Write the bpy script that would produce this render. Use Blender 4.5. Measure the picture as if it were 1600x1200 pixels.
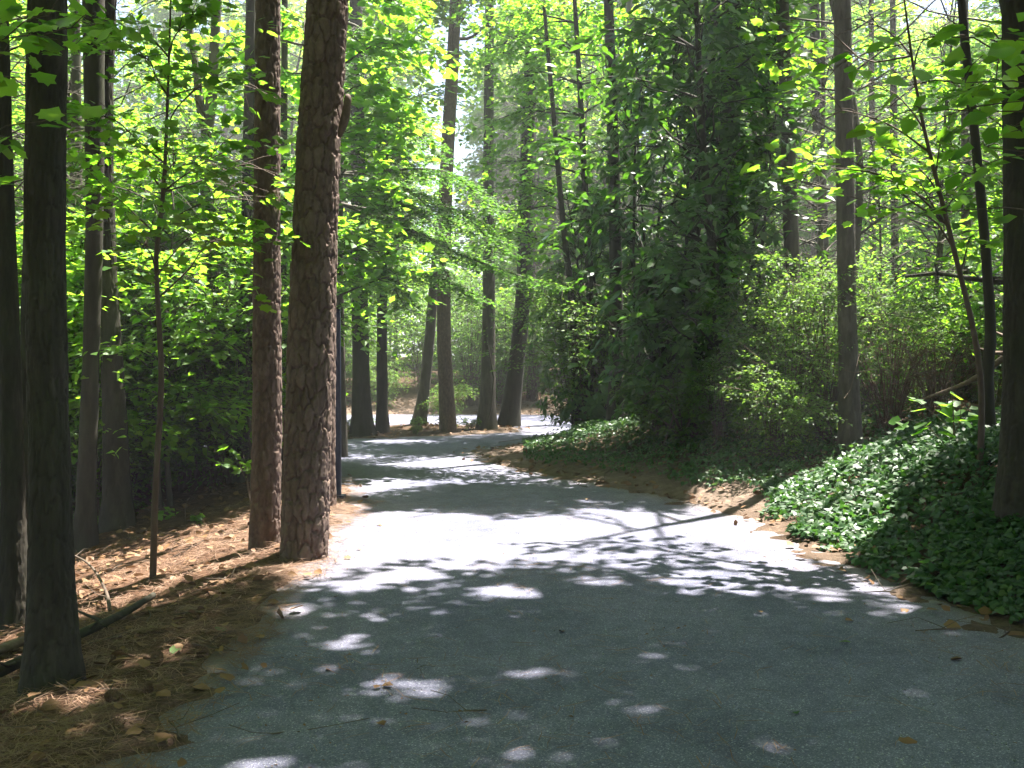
import bpy, math, random
import numpy as np
from mathutils import Vector, Matrix

random.seed(7)
np.seterr(all='ignore')
RNG = np.random.default_rng(7)
sc = bpy.context.scene
for o in list(bpy.data.objects):
    bpy.data.objects.remove(o)

# ------------------------------------------------------------------ camera
CAM_H = 1.6
PITCH = math.radians(1.474)          # looking slightly down
LENS = 35.0
cam_d = bpy.data.cameras.new("camera")
cam = bpy.data.objects.new("camera", cam_d)
sc.collection.objects.link(cam)
cam.location = (0, 0, CAM_H)
cam.rotation_euler = (math.radians(90) - PITCH, 0, 0)
cam_d.lens = LENS
cam_d.sensor_width = 36
cam_d.clip_end = 2000
sc.camera = cam

# ------------------------------------------------------------------ light
SUN_EL = math.radians(69)
SUN_AZ = math.radians(44)            # from +Y (ahead) towards +X (right)
SUN = np.array([math.cos(SUN_EL) * math.sin(SUN_AZ), math.cos(SUN_EL) * math.cos(SUN_AZ), math.sin(SUN_EL)])
world = bpy.data.worlds.new("World")
sc.world = world
world.use_nodes = True
wn = world.node_tree
wn.nodes.clear()
wo = wn.nodes.new("ShaderNodeOutputWorld")
wb = wn.nodes.new("ShaderNodeBackground")
ws = wn.nodes.new("ShaderNodeTexSky")
ws.sky_type = 'NISHITA'
ws.sun_disc = False
ws.sun_elevation = SUN_EL
ws.sun_rotation = SUN_AZ
ws.air_density = 1.0
ws.dust_density = 1.5
wb.inputs["Strength"].default_value = 0.052
wn.links.new(ws.outputs[0], wb.inputs[0])
wn.links.new(wb.outputs[0], wo.inputs[0])
sun_d = bpy.data.lights.new("sun", 'SUN')
sun_d.energy = 5.0
sun_d.angle = math.radians(0.53)
sun_d.color = (1.0, 0.95, 0.86)
sun = bpy.data.objects.new("sun", sun_d)
sc.collection.objects.link(sun)
sun.location = tuple(SUN * 60)
sun.rotation_euler = Vector(SUN).to_track_quat('Z', 'Y').to_euler()

sc.view_settings.view_transform = 'Standard'
sc.view_settings.look = 'None'
sc.view_settings.gamma = 1.0
sc.view_settings.use_curve_mapping = False
sc.view_settings.exposure = 2.75
sc.render.engine = 'CYCLES'
cy = sc.cycles
cy.max_bounces = 5
cy.diffuse_bounces = 4
cy.glossy_bounces = 2
cy.transmission_bounces = 5
cy.transparent_max_bounces = 4
cy.volume_bounces = 0
cy.caustics_reflective = False
cy.caustics_refractive = False
cy.sample_clamp_indirect = 6.0
cy.use_denoising = True
cy.use_adaptive_sampling = True
cy.adaptive_threshold = 0.02

# ------------------------------------------------------------------ maths helpers
F = LENS / 36.0 * 1600.0
CP, SP = math.cos(PITCH), math.sin(PITCH)


def at(px, py, Y):
    """world point seen at photograph pixel (px, py) at world depth Y"""
    r = (px - 800.0) / F
    u = (600.0 - py) / F
    d = np.array([r, CP + u * SP, -SP + u * CP])
    return np.array([0, 0, CAM_H]) + d * (Y / d[1])


def ground_at(px, py, z=0.0):
    r = (px - 800.0) / F
    u = (600.0 - py) / F
    d = np.array([r, CP + u * SP, -SP + u * CP])
    return np.array([0, 0, CAM_H]) + d * ((z - CAM_H) / d[2])


def _hash(ix, iy, iz, seed):
    h = (ix * 374761393 + iy * 668265263 + iz * 2147483647 + seed * 974634777) & 0xFFFFFFFF
    h = ((h ^ (h >> 13)) * 1274126177) & 0xFFFFFFFF
    h = h ^ (h >> 16)
    return (h & 0xFFFFFF) / float(0xFFFFFF)


def vnoise(x, y, z=0.0, seed=0):
    """value noise in 0..1, vectorised"""
    x, y, z = np.broadcast_arrays(np.asarray(x, float), np.asarray(y, float), np.asarray(z, float))
    ix, iy, iz = np.floor(x).astype(np.int64), np.floor(y).astype(np.int64), np.floor(z).astype(np.int64)
    fx, fy, fz = x - ix, y - iy, z - iz
    fx, fy, fz = [f * f * (3 - 2 * f) for f in (fx, fy, fz)]
    out = 0
    for a in (0, 1):
        for b in (0, 1):
            for c in (0, 1):
                w = (fx if a else 1 - fx) * (fy if b else 1 - fy) * (fz if c else 1 - fz)
                out = out + w * _hash(ix + a, iy + b, iz + c, seed)
    return out


def fbm(x, y, z=0.0, seed=0, octv=4):
    s, a, t = 0, 0.5, 0
    for k in range(octv):
        s = s + a * vnoise(np.asarray(x) * 2 ** k, np.asarray(y) * 2 ** k, np.asarray(z) * 2 ** k, seed + k * 17)
        t += a
        a *= 0.5
    return s / t


def sstep(a, b, x):
    t = np.clip((np.asarray(x, float) - a) / (b - a), 0, 1)
    return t * t * (3 - 2 * t)


def norm(v):
    return v / np.maximum(np.linalg.norm(v, axis=-1, keepdims=True), 1e-9)


# ------------------------------------------------------------------ path outline and terrain
LEFT = np.array([(-1.45, -14), (-1.5, 0), (-1.55, 4), (-1.5, 5), (-1.55, 6.7), (-1.62, 8.2), (-1.7, 9.5), (-1.72, 10.6),
                 (-1.95, 11.6), (-2.6, 13.5), (-4, 15.6), (-6, 17), (-9, 17.8), (-18, 18.3)])
RIGHT = np.array([(18, 24.5), (18, 19.5), (8, 21.6), (4, 22.2), (1.7, 21.2), (0.75, 19.3), (-0.2, 18), (-0.72, 16.9), (-0.4, 15.6),
                  (0.35, 13.9), (1.35, 12), (2.1, 10.6), (2.4, 9.6), (2.42, 8.6), (2.6, 7.3), (2.95, 5.8), (3.1, 4.5), (3.2, 2), (3.2, -14)])
FARE = np.array([(-18, 28.6), (-8, 28.5), (0, 28.3), (4, 27.6), (8, 26.6)])
PATH = np.vstack([LEFT, FARE, RIGHT])
ISLE = np.array([(-18, 20.2), (-8, 19.9), (-3.5, 19.6), (-2.3, 20.2), (-1.3, 20.6), (0, 21.6), (0.2, 22.6), (-0.3, 23.7), (-1.5, 23.9),
                 (-3.5, 23.3), (-8, 23.2), (-18, 23.2)])


def poly_sd(P, x, y):
    """signed distance to a polygon, negative inside"""
    x, y = np.asarray(x, float), np.asarray(y, float)
    d2 = np.full(x.shape, 1e18)
    ins = np.zeros(x.shape, bool)
    n = len(P)
    for i in range(n):
        ax, ay = P[i]
        bx, by = P[(i + 1) % n]
        ex, ey = bx - ax, by - ay
        t = np.clip(((x - ax) * ex + (y - ay) * ey) / (ex * ex + ey * ey), 0, 1)
        d2 = np.minimum(d2, (x - ax - t * ex) ** 2 + (y - ay - t * ey) ** 2)
        c = (ay > y) != (by > y)
        ins ^= c & (x < ex * (y - ay) / (ey if ey else 1e-9) + ax)
    d = np.sqrt(d2)
    return np.where(ins, -d, d)


_SX, _SY, _ST = -26.0, -18.0, 0.125
_gx, _gy = np.meshgrid(_SX + _ST * np.arange(417), _SY + _ST * np.arange(641), indexing='ij')
_SD = np.maximum(poly_sd(PATH, _gx, _gy), -poly_sd(ISLE, _gx, _gy))


def path_sd(x, y):
    """signed distance to the path's edge, negative on the path (table lookup)"""
    x, y = np.asarray(x, float), np.asarray(y, float)
    u, v = np.clip((x - _SX) / _ST, 0, 415.999), np.clip((y - _SY) / _ST, 0, 639.999)
    i, j = u.astype(int), v.astype(int)
    a, b = u - i, v - j
    d = (_SD[i, j] * (1 - a) + _SD[i + 1, j] * a) * (1 - b) + (_SD[i, j + 1] * (1 - a) + _SD[i + 1, j + 1] * a) * b
    out = np.hypot(x - (_SX + u * _ST), y - (_SY + v * _ST))
    return d + out


RE = RIGHT[::-1][:-2]


def redge(y):
    return np.interp(y, RE[:12, 1], RE[:12, 0])


def zones(x, y):
    """weights of the right-hand bank, the left-hand hollow and the far bank"""
    right = (sstep(-0.1, 0.5, x - redge(np.minimum(y, 16.9))) * (1 - sstep(20.5, 22.5, y)))
    right = np.where(y > 16.9, sstep(-1.2, 0.2, x) * (1 - sstep(20.5, 22.5, y)), right)
    left = sstep(-0.9, -1.5, x) * (1 - sstep(17.5, 19, y))
    far = sstep(27, 29, y)
    return right, left, far


def terrain(x, y, d=None):
    x, y = np.asarray(x, float), np.asarray(y, float)
    if d is None:
        d = path_sd(x, y)
    right, left, far = zones(x, y)
    o = np.maximum(d - 0.25, 0)
    rough = (fbm(x * 1.3, y * 1.3, 0, 3) - 0.5)
    fine = (fbm(x * 5, y * 5, 0, 9, 3) - 0.5)
    edge = -0.05 + 0.085 * sstep(-0.32, 0.3, d + (fbm(x * 3.4, y * 3.4, 0, 21) - 0.5) * 1.0)
    slope = 0.34 - 0.16 * sstep(9.5, 12.5, y)
    rb = slope * np.minimum(o, 3.2) + 0.10 * np.clip(o - 3.2, 0, 14)
    lb = -0.20 * np.minimum(o, 3.4) - 0.02 * np.clip(o - 3.4, 0, 10)
    fb = 0.13 * np.minimum(o, 6) + 0.03 * np.clip(o - 6, 0, 30)
    z = edge + right * rb + left * lb + far * fb
    z = z + np.minimum(o, 1.0) * (rough * 0.22) + sstep(0.0, 0.4, d) * fine * 0.06
    return z


def tz(x, y):
    return float(terrain(np.array([x]), np.array([y]))[0])


def on_ground(px, py):
    """walk along the pixel's ray to the terrain"""
    Ys = np.linspace(2.2, 60, 1200)
    pts = np.array([at(px, py, Y) for Y in Ys])
    dz = pts[:, 2] - terrain(pts[:, 0], pts[:, 1])
    k = int(np.argmax(dz < 0)) if (dz < 0).any() else len(Ys) - 1
    return np.array([pts[k, 0], pts[k, 1], tz(pts[k, 0], pts[k, 1])])


# ------------------------------------------------------------------ where the canopy is open to the sun
# (centre pixel, half sizes in pixels, height of the lit surface): leaves up along the sun's direction are left out to light it
OPEN = []


def open_ground(px, py, rx, ry, z=0.0, seed=None):
    c = ground_at(px, py, z)
    n, f = ground_at(px, py + ry, z), ground_at(px, max(py - ry, 575), z)
    OPEN.append((c[0], 0.5 * (n[1] + f[1]), z, rx / F * c[1], 0.5 * (f[1] - n[1]), 0.2))


def open_at(px, py, Y, r, gap=0.4):
    c = at(px, py, Y)
    OPEN.append((c[0], c[1], c[2], r, r, gap))


for a in [(640, 826, 150, 26), (860, 828, 180, 17), (1060, 828, 130, 13), (1165, 826, 70, 17), (560, 850, 120, 36), (500, 880, 70, 26),
          (700, 862, 130, 14), (640, 900, 60, 9), (560, 915, 60, 12), (720, 885, 40, 7), (760, 872, 45, 6), (860, 868, 45, 6), (830, 885, 26, 5),
          (930, 872, 45, 6), (960, 885, 30, 5), (1010, 868, 35, 5), (800, 925, 60, 11), (940, 910, 36, 6), (1000, 895, 26, 5),
          (1060, 910, 50, 8), (1090, 932, 26, 8), (1165, 930, 38, 7), (1130, 868, 40, 6), (1190, 872, 48, 7), (1150, 885, 40, 5),
          (715, 943, 22, 5), (965, 948, 16, 4), (570, 962, 22, 4), (550, 1002, 44, 11), (640, 1073, 62, 17), (830, 1052, 40, 10), (860, 1043, 32, 9),
          (965, 1098, 50, 14), (1225, 1163, 48, 16), (1437, 1083, 40, 10), (770, 1128, 42, 12), (480, 900, 40, 16), (470, 955, 26, 9),
          (1030, 1025, 26, 7), (400, 1195, 50, 14),
          (620, 722, 120, 17), (700, 735, 110, 13), (800, 742, 60, 6), (600, 752, 70, 6), (760, 706, 50, 4), (910, 768, 30, 3), (915, 783, 18, 3),
          (930, 797, 40, 3), (1000, 803, 60, 4), (650, 693, 50, 3), (900, 678, 90, 2.5), (560, 740, 40, 16),
          (700, 656, 220, 10), (820, 655, 120, 9), (500, 657, 120, 9), (900, 650, 90, 8), (620, 690, 60, 2.5)]:
    open_ground(*a)
for a in [(340, 902, 90, 9, -0.1), (430, 872, 50, 10, -.05), (250, 930, 40, 8, -.15), (130, 970, 60, 18, -.3), (30, 990, 50, 26, -.35), (10, 1060, 60, 34, -.3),
          (250, 1050, 70, 10, -.05), (110, 1110, 90, 16, -.05), (200, 1150, 60, 14, 0), (290, 1010, 50, 7, -.05),
          (1180, 780, 60, 36, .3), (1240, 740, 70, 40, .5), (1150, 820, 60, 16, .1), (1290, 700, 50, 30, .7), (860, 690, 60, 8, .2),
          (1300, 860, 30, 12, .3), (1420, 790, 30, 20, .6), (1220, 800, 50, 30, .3), (1150, 770, 60, 22, .25), (1260, 690, 60, 30, .6), (950, 690, 70, 8, .25)]:
    open_ground(*a)
for a in [(300, 250, 8.6, .75), (250, 235, 8.6, .6), (350, 365, 8.6, .65), (290, 365, 8.6, .5), (240, 330, 8.6, .35), (370, 230, 9.5, .7), (160, 310, 8.6, .3),
          (600, 90, 14, 1.5), (560, 200, 14, 1.1), (640, 160, 14, 1.0), (580, 400, 13, 1.0), (560, 340, 13, .8), (680, 60, 15, 1.2),
          (375, 720, 9.5, .35), (330, 500, 14, .8), (290, 560, 14, .6),
          (1260, 440, 12.2, .8, 1.3), (1250, 540, 12.0, .9, 1.3), (1290, 400, 12.5, .8, 1.3), (1240, 620, 11.5, .6, 1.3), (1210, 480, 12, .6, 1.3),
          (1250, 265, 8, .35), (1320, 250, 8, .4), (1400, 260, 8, .4), (1420, 400, 16, 1.2), (1480, 330, 16, 1.2), (1350, 120, 14, 1.2),
          (1000, 340, 13.6, .5), (930, 330, 14, .5), (700, 340, 14, .9), (790, 430, 14, .5), (900, 190, 15, .8), (760, 300, 16, 1.2)]:
    open_at(*a)
for k in range(9):                     # the right-hand rims of the two roadside pines
    z = 0.1 + k * 0.6
    OPEN.append((-1.78, 8.45, z, .22, .3, .5))
    OPEN.append((-1.42 + 0.05 * z, 7.95, z, .12, .2, .5))
    OPEN.append((-1.72, 10.6, z, .25, .35, .5))
OPEN += [(-4.0, 33.0, 3.5, 7.0, 4.0, 1.0), (-9, 31.5, 3, 4, 3, 1.0), (2.5, 32, 3, 3.5, 3, 1.0), (-3, 39, 6, 6, 3, 1.0), (-2.0, 26.0, 0, 7.5, 2.3, .5), (4.5, 25.0, 0, 2.5, 2.0, .5)]
_g = np.random.default_rng(31)
for k in range(96):                    # random gaps cut over the woods on both sides to light them
    Yg = _g.uniform(11.0, 34)
    pxg = _g.uniform(-100, 480) if k % 3 else _g.uniform(1150, 1700)
    Yg = max(Yg, 16.0) if k % 3 == 0 else Yg
    OPEN.append(((pxg - 800) / F * Yg, Yg, _g.uniform(2.2 if Yg < 15 else 1.0, 2.5 + .2 * Yg), _g.uniform(.7, 1.8), _g.uniform(.7, 1.8), .8))
OPEN = np.array(OPEN)


def sunlit_hole(P, tight=1.0):
    """True for leaves to leave out so the sun reaches a chosen spot"""
    P = np.asarray(P, float).reshape(-1, 3)
    hole = np.zeros(len(P), bool)
    if not len(P):
        return hole
    kx, ky = SUN[0] / SUN[2], SUN[1] / SUN[2]
    gx, gy = P[:, 0] - kx * P[:, 2], P[:, 1] - ky * P[:, 2]
    cx, cy0 = OPEN[:, 0] - kx * OPEN[:, 2], OPEN[:, 1] - ky * OPEN[:, 2]
    box = (gx > (cx - 1.3 * OPEN[:, 3]).min()) & (gx < (cx + 1.3 * OPEN[:, 3]).max()) & (gy > (cy0 - 1.3 * OPEN[:, 4]).min()) & (gy < (cy0 + 1.3 * OPEN[:, 4]).max())
    idx = np.nonzero(box)[0]
    if not len(idx):
        return hole
    idx = idx[np.argsort(gy[idx])]
    gxs, gys, zs = gx[idx], gy[idx], P[idx, 2]
    wob = (0.8 + 0.6 * vnoise(P[idx, 0] * 2.1, P[idx, 1] * 2.1, P[idx, 2] * 0.6, 55)) * tight
    res = np.zeros(len(idx), bool)
    for i in range(len(OPEN)):
        rx, ry = OPEN[i, 3], OPEN[i, 4]
        lo, hi = np.searchsorted(gys, [cy0[i] - 1.3 * ry, cy0[i] + 1.3 * ry])
        if hi > lo:
            sl = slice(lo, hi)
            q = ((gxs[sl] - cx[i]) / rx) ** 2 + ((gys[sl] - cy0[i]) / ry) ** 2
            res[sl] |= (zs[sl] - OPEN[i, 2] > OPEN[i, 5]) & (q < wob[sl])
    hole[idx] = res
    return hole


# ------------------------------------------------------------------ mesh helpers
def mesh_from(name, verts, faces, mat, smooth=True, attr=None):
    """verts (n,3); faces = list of integer arrays (m,k)"""
    me = bpy.data.meshes.new(name)
    verts = np.asarray(verts, np.float32)
    faces = [np.asarray(f, np.int32) for f in faces if len(f)]
    loops = np.concatenate([f.ravel() for f in faces])
    tot = np.concatenate([np.full(len(f), f.shape[1], np.int32) for f in faces])
    start = np.concatenate([[0], np.cumsum(tot)[:-1]]).astype(np.int32)
    me.vertices.add(len(verts))
    me.vertices.foreach_set("co", verts.ravel())
    me.loops.add(len(loops))
    me.loops.foreach_set("vertex_index", loops)
    me.polygons.add(len(tot))
    me.polygons.foreach_set("loop_start", start)
    me.polygons.foreach_set("loop_total", tot)
    if smooth:
        me.polygons.foreach_set("use_smooth", np.ones(len(tot), bool))
    for k, v in (attr or {}).items():
        a = me.attributes.new(k, 'FLOAT', 'POINT')
        a.data.foreach_set("value", np.asarray(v, np.float32))
    me.update()
    if mat is not None:
        me.materials.append(mat)
    return me


def link(name, data, parent=None, loc=None, rot=None, scale=None, **props):
    o = bpy.data.objects.new(name, data)
    sc.collection.objects.link(o)
    if parent is not None:
        o.parent = parent
    if loc is not None:
        o.location = loc
    if rot is not None:
        o.rotation_euler = rot
    if scale is not None:
        o.scale = (scale,) * 3 if np.isscalar(scale) else scale
    for k, v in props.items():
        if v is not None:
            o[k] = v
    return o


def thing(name, label, category, loc=(0, 0, 0), group=None, rot=None, scale=None):
    return link(name, None, None, tuple(loc), rot, scale, label=label, category=category, group=group)


class Geo:
    """collects vertices and faces of several pieces of one mesh"""

    def __init__(self):
        self.v, self.f, self.n, self.a = [], {}, 0, []

    def add(self, v, faces, rnd=None):
        v = np.asarray(v, float)
        for f in faces:
            f = np.asarray(f, np.int64)
            if len(f):
                self.f.setdefault(f.shape[1], []).append(f + self.n)
        self.v.append(v)
        self.a.append(np.full(len(v), 0.5) if rnd is None else np.asarray(rnd, float))
        self.n += len(v)

    def mesh(self, name, mat, origin=(0, 0, 0), smooth=True):
        v = np.concatenate(self.v) - np.asarray(origin, float)
        return mesh_from(name, v, [np.concatenate(f) for f in self.f.values()], mat, smooth, {"rnd": np.concatenate(self.a)})


def tube(P, R, sides=8, wob=0.0, seed=0, cap=True):
    P, R = np.asarray(P, float), np.asarray(R, float)
    n = len(P)
    T = norm(np.gradient(P, axis=0))
    ref = np.array([0, 1.0, 0.02]) if abs(T[:, 1]).mean() < 0.8 else np.array([1.0, 0, 0.02])
    A = norm(np.cross(T, ref))
    B = np.cross(A, T)
    th = np.arange(sides) / sides * 2 * math.pi
    rad = np.broadcast_to(R[:, None], (n, sides)).copy()
    if wob:
        c, s = np.cos(th)[None, :], np.sin(th)[None, :]
        hz = np.cumsum(np.r_[0, np.linalg.norm(np.diff(P, axis=0), axis=1)])[:, None]
        rad *= 1 + wob * (fbm(c * 1.6 + 5, s * 1.6 + 9, hz * 1.7, seed, 3) - 0.5) * 2
    V = P[:, None, :] + rad[..., None] * (np.cos(th)[None, :, None] * A[:, None, :] + np.sin(th)[None, :, None] * B[:, None, :])
    i = np.arange(n - 1)[:, None] * sides
    j = np.arange(sides)[None, :]
    k = (j + 1) % sides
    q = np.stack([i + j, i + k, i + sides + k, i + sides + j], -1).reshape(-1, 4)[:, ::-1]
    V = V.reshape(-1, 3)
    fs = [q]
    if cap:
        V = np.vstack([V, P[-1] + T[-1] * R[-1] * 0.4])
        e = (n - 1) * sides
        fs.append(np.stack([e + j[0], np.full(sides, len(V) - 1), e + k[0]], -1))
    return V, fs


def curve_pts(pts, n):
    """smooth resample of a polyline (Catmull-Rom)"""
    pts = np.asarray(pts, float)
    if len(pts) == 2:
        return pts[0] + (pts[1] - pts[0]) * np.linspace(0, 1, n)[:, None]
    t = np.linspace(0, len(pts) - 1, n)
    ext = np.vstack([2 * pts[0] - pts[1], pts, 2 * pts[-1] - pts[-2]])
    i = np.minimum(t.astype(int), len(pts) - 2)
    u = (t - i)[:, None]
    p0, p1, p2, p3 = ext[i], ext[i + 1], ext[i + 2], ext[i + 3]
    return 0.5 * (2 * p1 + (p2 - p0) * u + (2 * p0 - 5 * p1 + 4 * p2 - p3) * u ** 2 + (3 * p1 - p0 - 3 * p2 + p3) * u ** 3)


# leaf templates: along +Y from the stalk, face up +Z
def fan(outline, zf=0.0):
    o = np.array(outline, float)
    v = np.vstack([[0, 0.38, 0.0], np.c_[o, -zf * np.abs(o[:, 0]) - 0.18 * np.maximum(o[:, 1] - 0.4, 0) ** 2]])
    n = len(o)
    return v, np.array([(0, 1 + i, 1 + (i + 1) % n) for i in range(n)])


OVAL = (np.array([(0, 0, 0), (0.27, 0.42, 0.06), (0, 1, -0.10), (-0.27, 0.42, 0.06)]), np.array([(0, 1, 2), (0, 2, 3)]))
WIDE = (OVAL[0] * [1.4, 1, 1], OVAL[1])
BROAD = (np.array([(0, 0, 0), (0.40, 0.35, 0.05), (0.26, .75, 0), (0, 1.0, -0.1), (-0.26, .75, 0), (-0.40, 0.35, 0.05)]),
         np.array([(0, 1, 2), (0, 2, 3), (0, 3, 4), (0, 4, 5)]))
MAPLE = fan([(0, 0.02), (.22, -.05), (.30, .13), (.50, .17), (.40, .38), (.47, .60), (.28, .66), (0, 1.0), (-.28, .66), (-.47, .60), (-.40, .38),
             (-.50, .17), (-.30, .13), (-.22, -.05)], 0.16)
IVY = fan([(0, .05), (.26, -.08), (.44, .22), (.30, .5), (0, 1.0), (-.30, .5), (-.44, .22), (-.26, -.08)], 0.14)
LANCE = (np.array([(0, 0, 0), (.15, .25, .03), (.19, .55, .0), (0, 1, -.16), (-.19, .55, .0), (-.15, .25, .03), (0, .3, -.01), (0, .6, -.05)]),
         np.array([(0, 1, 6), (6, 1, 2), (6, 2, 7), (7, 2, 3), (0, 6, 5), (6, 4, 5), (6, 7, 4), (7, 3, 4)]))
NEEDLE = (np.array([(-.06, 0, 0), (.06, 0, 0), (0, 1, -.08)]), np.array([(0, 1, 2)]))
SMALL = (np.array([(0, 0, 0), (0.22, 0.5, 0.03), (0, 1, -0.05), (-0.22, 0.5, 0.03)]), np.array([(0, 1, 2, 3)]))


class Leaves:
    """a cloud of leaves: stalk points, leaf directions, normals, lengths"""

    def __init__(self):
        self.P, self.D, self.N, self.S = [], [], [], []

    def add(self, P, D, N, S):
        self.P.append(np.asarray(P, float).reshape(-1, 3))
        self.D.append(np.asarray(D, float).reshape(-1, 3))
        self.N.append(np.asarray(N, float).reshape(-1, 3))
        self.S.append(np.asarray(S, float).ravel())

    def arrays(self):
        return np.concatenate(self.P), np.concatenate(self.D), np.concatenate(self.N), np.concatenate(self.S)


def bake(leafset, tpl, name, mat, origin=(0, 0, 0), cull=True, rng=RNG, keep=None):
    P, D, N, S = leafset.arrays() if isinstance(leafset, Leaves) else leafset
    if cull:
        k = ~sunlit_hole(P)
        P, D, N, S = P[k], D[k], N[k], S[k]
    D = norm(D)
    X = norm(np.cross(D, N))
    Z = np.cross(X, D)
    V, Fc = tpl
    W = (V[None, :, 0, None] * X[:, None] + V[None, :, 1, None] * D[:, None] + V[None, :, 2, None] * Z[:, None]) * S[:, None, None] + P[:, None]
    m = len(V)
    f = (Fc[None] + (np.arange(len(P)) * m)[:, None, None]).reshape(-1, Fc.shape[1])
    r = np.repeat(rng.random(len(P)), m)
    return mesh_from(name, W.reshape(-1, 3) - np.asarray(origin), [f], mat, False, {"rnd": r})


def spray(L, rng, origin, direc, length, n, size, spread=0.45, droop=0.25, tilt=0.35):
    """flat leafy twigs: origin (k,3), direc (k,3) -> n leaves on each"""
    origin, direc = np.atleast_2d(origin), norm(np.atleast_2d(direc))
    k = len(origin)
    length = np.broadcast_to(length, (k,))
    t = rng.random((k, n)) ** 0.8
    u = (rng.random((k, n)) - 0.5) * 2
    side = norm(np.cross(direc, np.array([0, 0, 1.0])) + 1e-6)
    w = spread * length[:, None] * (0.35 + 0.65 * np.sin(np.clip(t, 0, 1) * 2.6)) * u
    P = origin[:, None] + direc[:, None] * (t * length[:, None])[..., None] + side[:, None] * w[..., None]
    P[..., 2] += -droop * length[:, None] * t ** 2 - 0.12 * np.abs(w) + rng.normal(0, 0.035, (k, n)) * length[:, None]
    D = direc[:, None] * 0.8 + side[:, None] * (np.sign(u) * 0.9 + u * 0.3)[..., None] + rng.normal(0, 0.35, (k, n, 3))
    D[..., 2] -= 0.25
    N = np.array([0, 0, 1.0]) + rng.normal(0, tilt, (k, n, 3))
    L.add(P, D, N, size * (0.55 + 0.65 * rng.random((k, n))))


def limb_pts(a, b, rng, sag=0.15, n=7):
    a, b = np.asarray(a, float), np.asarray(b, float)
    l = np.linalg.norm(b - a)
    m1 = a + (b - a) * 0.33 + rng.normal(0, 0.05 * l, 3) + [0, 0, sag * l * .6]
    m2 = a + (b - a) * 0.68 + rng.normal(0, 0.05 * l, 3) + [0, 0, sag * l]
    return curve_pts([a, m1, m2, b], n)


def bough(G, L, rng, a, b, r0, nspray, length, n, size, vr=0.35, sag=0.12, sides=5, spread=.45, droop=.25, tilt=.35, t0=.3, thin=False):
    """a limb from a to b carrying leafy sprays on its outer part"""
    pts = limb_pts(a, b, rng, sag, 9)
    if thin and r0 > .012 and sunlit_hole(pts[3:]).sum() >= 2:
        return
    V, f = tube(pts, np.linspace(r0, r0 * 0.25, 9), sides)
    G.add(V, f)
    t = t0 + (1 - t0) * rng.random(nspray) ** 0.7
    t[:1] = 1
    idx = np.minimum((t * 8).astype(int), 7)
    fr = (t * 8 - idx)[:, None]
    o = pts[idx] * (1 - fr) + pts[idx + 1] * fr
    ax = norm(np.asarray(b) - np.asarray(a))
    ang = rng.normal(0, 1.0, nspray)
    d = np.c_[ax[0] * np.cos(ang) - ax[1] * np.sin(ang), ax[0] * np.sin(ang) + ax[1] * np.cos(ang), ax[2] * 0.3 + rng.normal(0.05, vr, nspray)]
    ln = length * (0.6 + 0.6 * rng.random(nspray))
    spray(L, rng, o, d, ln, n, size, spread, droop, tilt)
    skip = sunlit_hole(o + norm(d) * (ln * .5)[:, None]) if thin else np.zeros(nspray, bool)
    for i in range(nspray):
        if skip[i]:
            continue
        e = o[i] + norm(d[i]) * ln[i] * 0.75
        e[2] -= droop * ln[i] * .5
        V, f = tube([o[i], o[i] * .5 + e * .5 + [0, 0, .02], e], [r0 * .22 + .002, r0 * .16 + .002, .002], 3, cap=False)
        G.add(V, f)


def crown(G, L, rng, axis_pts, z0, z1, radius, nlimb, nspray, length, n, size, r0=0.05, rise=0.35, shape=0.6, **kw):
    """limbs round a stem between heights z0 and z1"""
    axis_pts = np.asarray(axis_pts, float)
    for i in range(nlimb):
        t = (i + rng.random() * .9) / nlimb
        z = z0 + (z1 - z0) * t
        c = np.array([np.interp(z, axis_pts[:, 2], axis_pts[:, 0]), np.interp(z, axis_pts[:, 2], axis_pts[:, 1]), z])
        az = i * 2.4 + rng.normal(0, .4)
        rr = radius * (1 - shape * t ** 2) * (0.6 + .45 * rng.random()) * min(1, .55 + t * 1.4)
        e = c + np.array([math.cos(az) * rr, math.sin(az) * rr, rr * rise * (.5 + rng.random())])
        bough(G, L, rng, c, e, r0 * (1 - .6 * t), nspray, length, n, size, **kw)


# ------------------------------------------------------------------ materials
def nodes(name):
    m = bpy.data.materials.new(name)
    m.use_nodes = True
    t = m.node_tree
    t.nodes.clear()
    out = t.nodes.new("ShaderNodeOutputMaterial")
    return m, t, out


def N(t, typ, **kw):
    n = t.nodes.new("ShaderNode" + typ)
    for k, v in kw.items():
        if hasattr(n, k):
            setattr(n, k, v)
        else:
            n.inputs[k].default_value = v
    return n


def ramp(t, stops):
    r = t.nodes.new("ShaderNodeValToRGB")
    while len(r.color_ramp.elements) < len(stops):
        r.color_ramp.elements.new(0.5)
    for e, (p, c) in zip(r.color_ramp.elements, stops):
        e.position = p
        e.color = (*c, 1)
    return r


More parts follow.
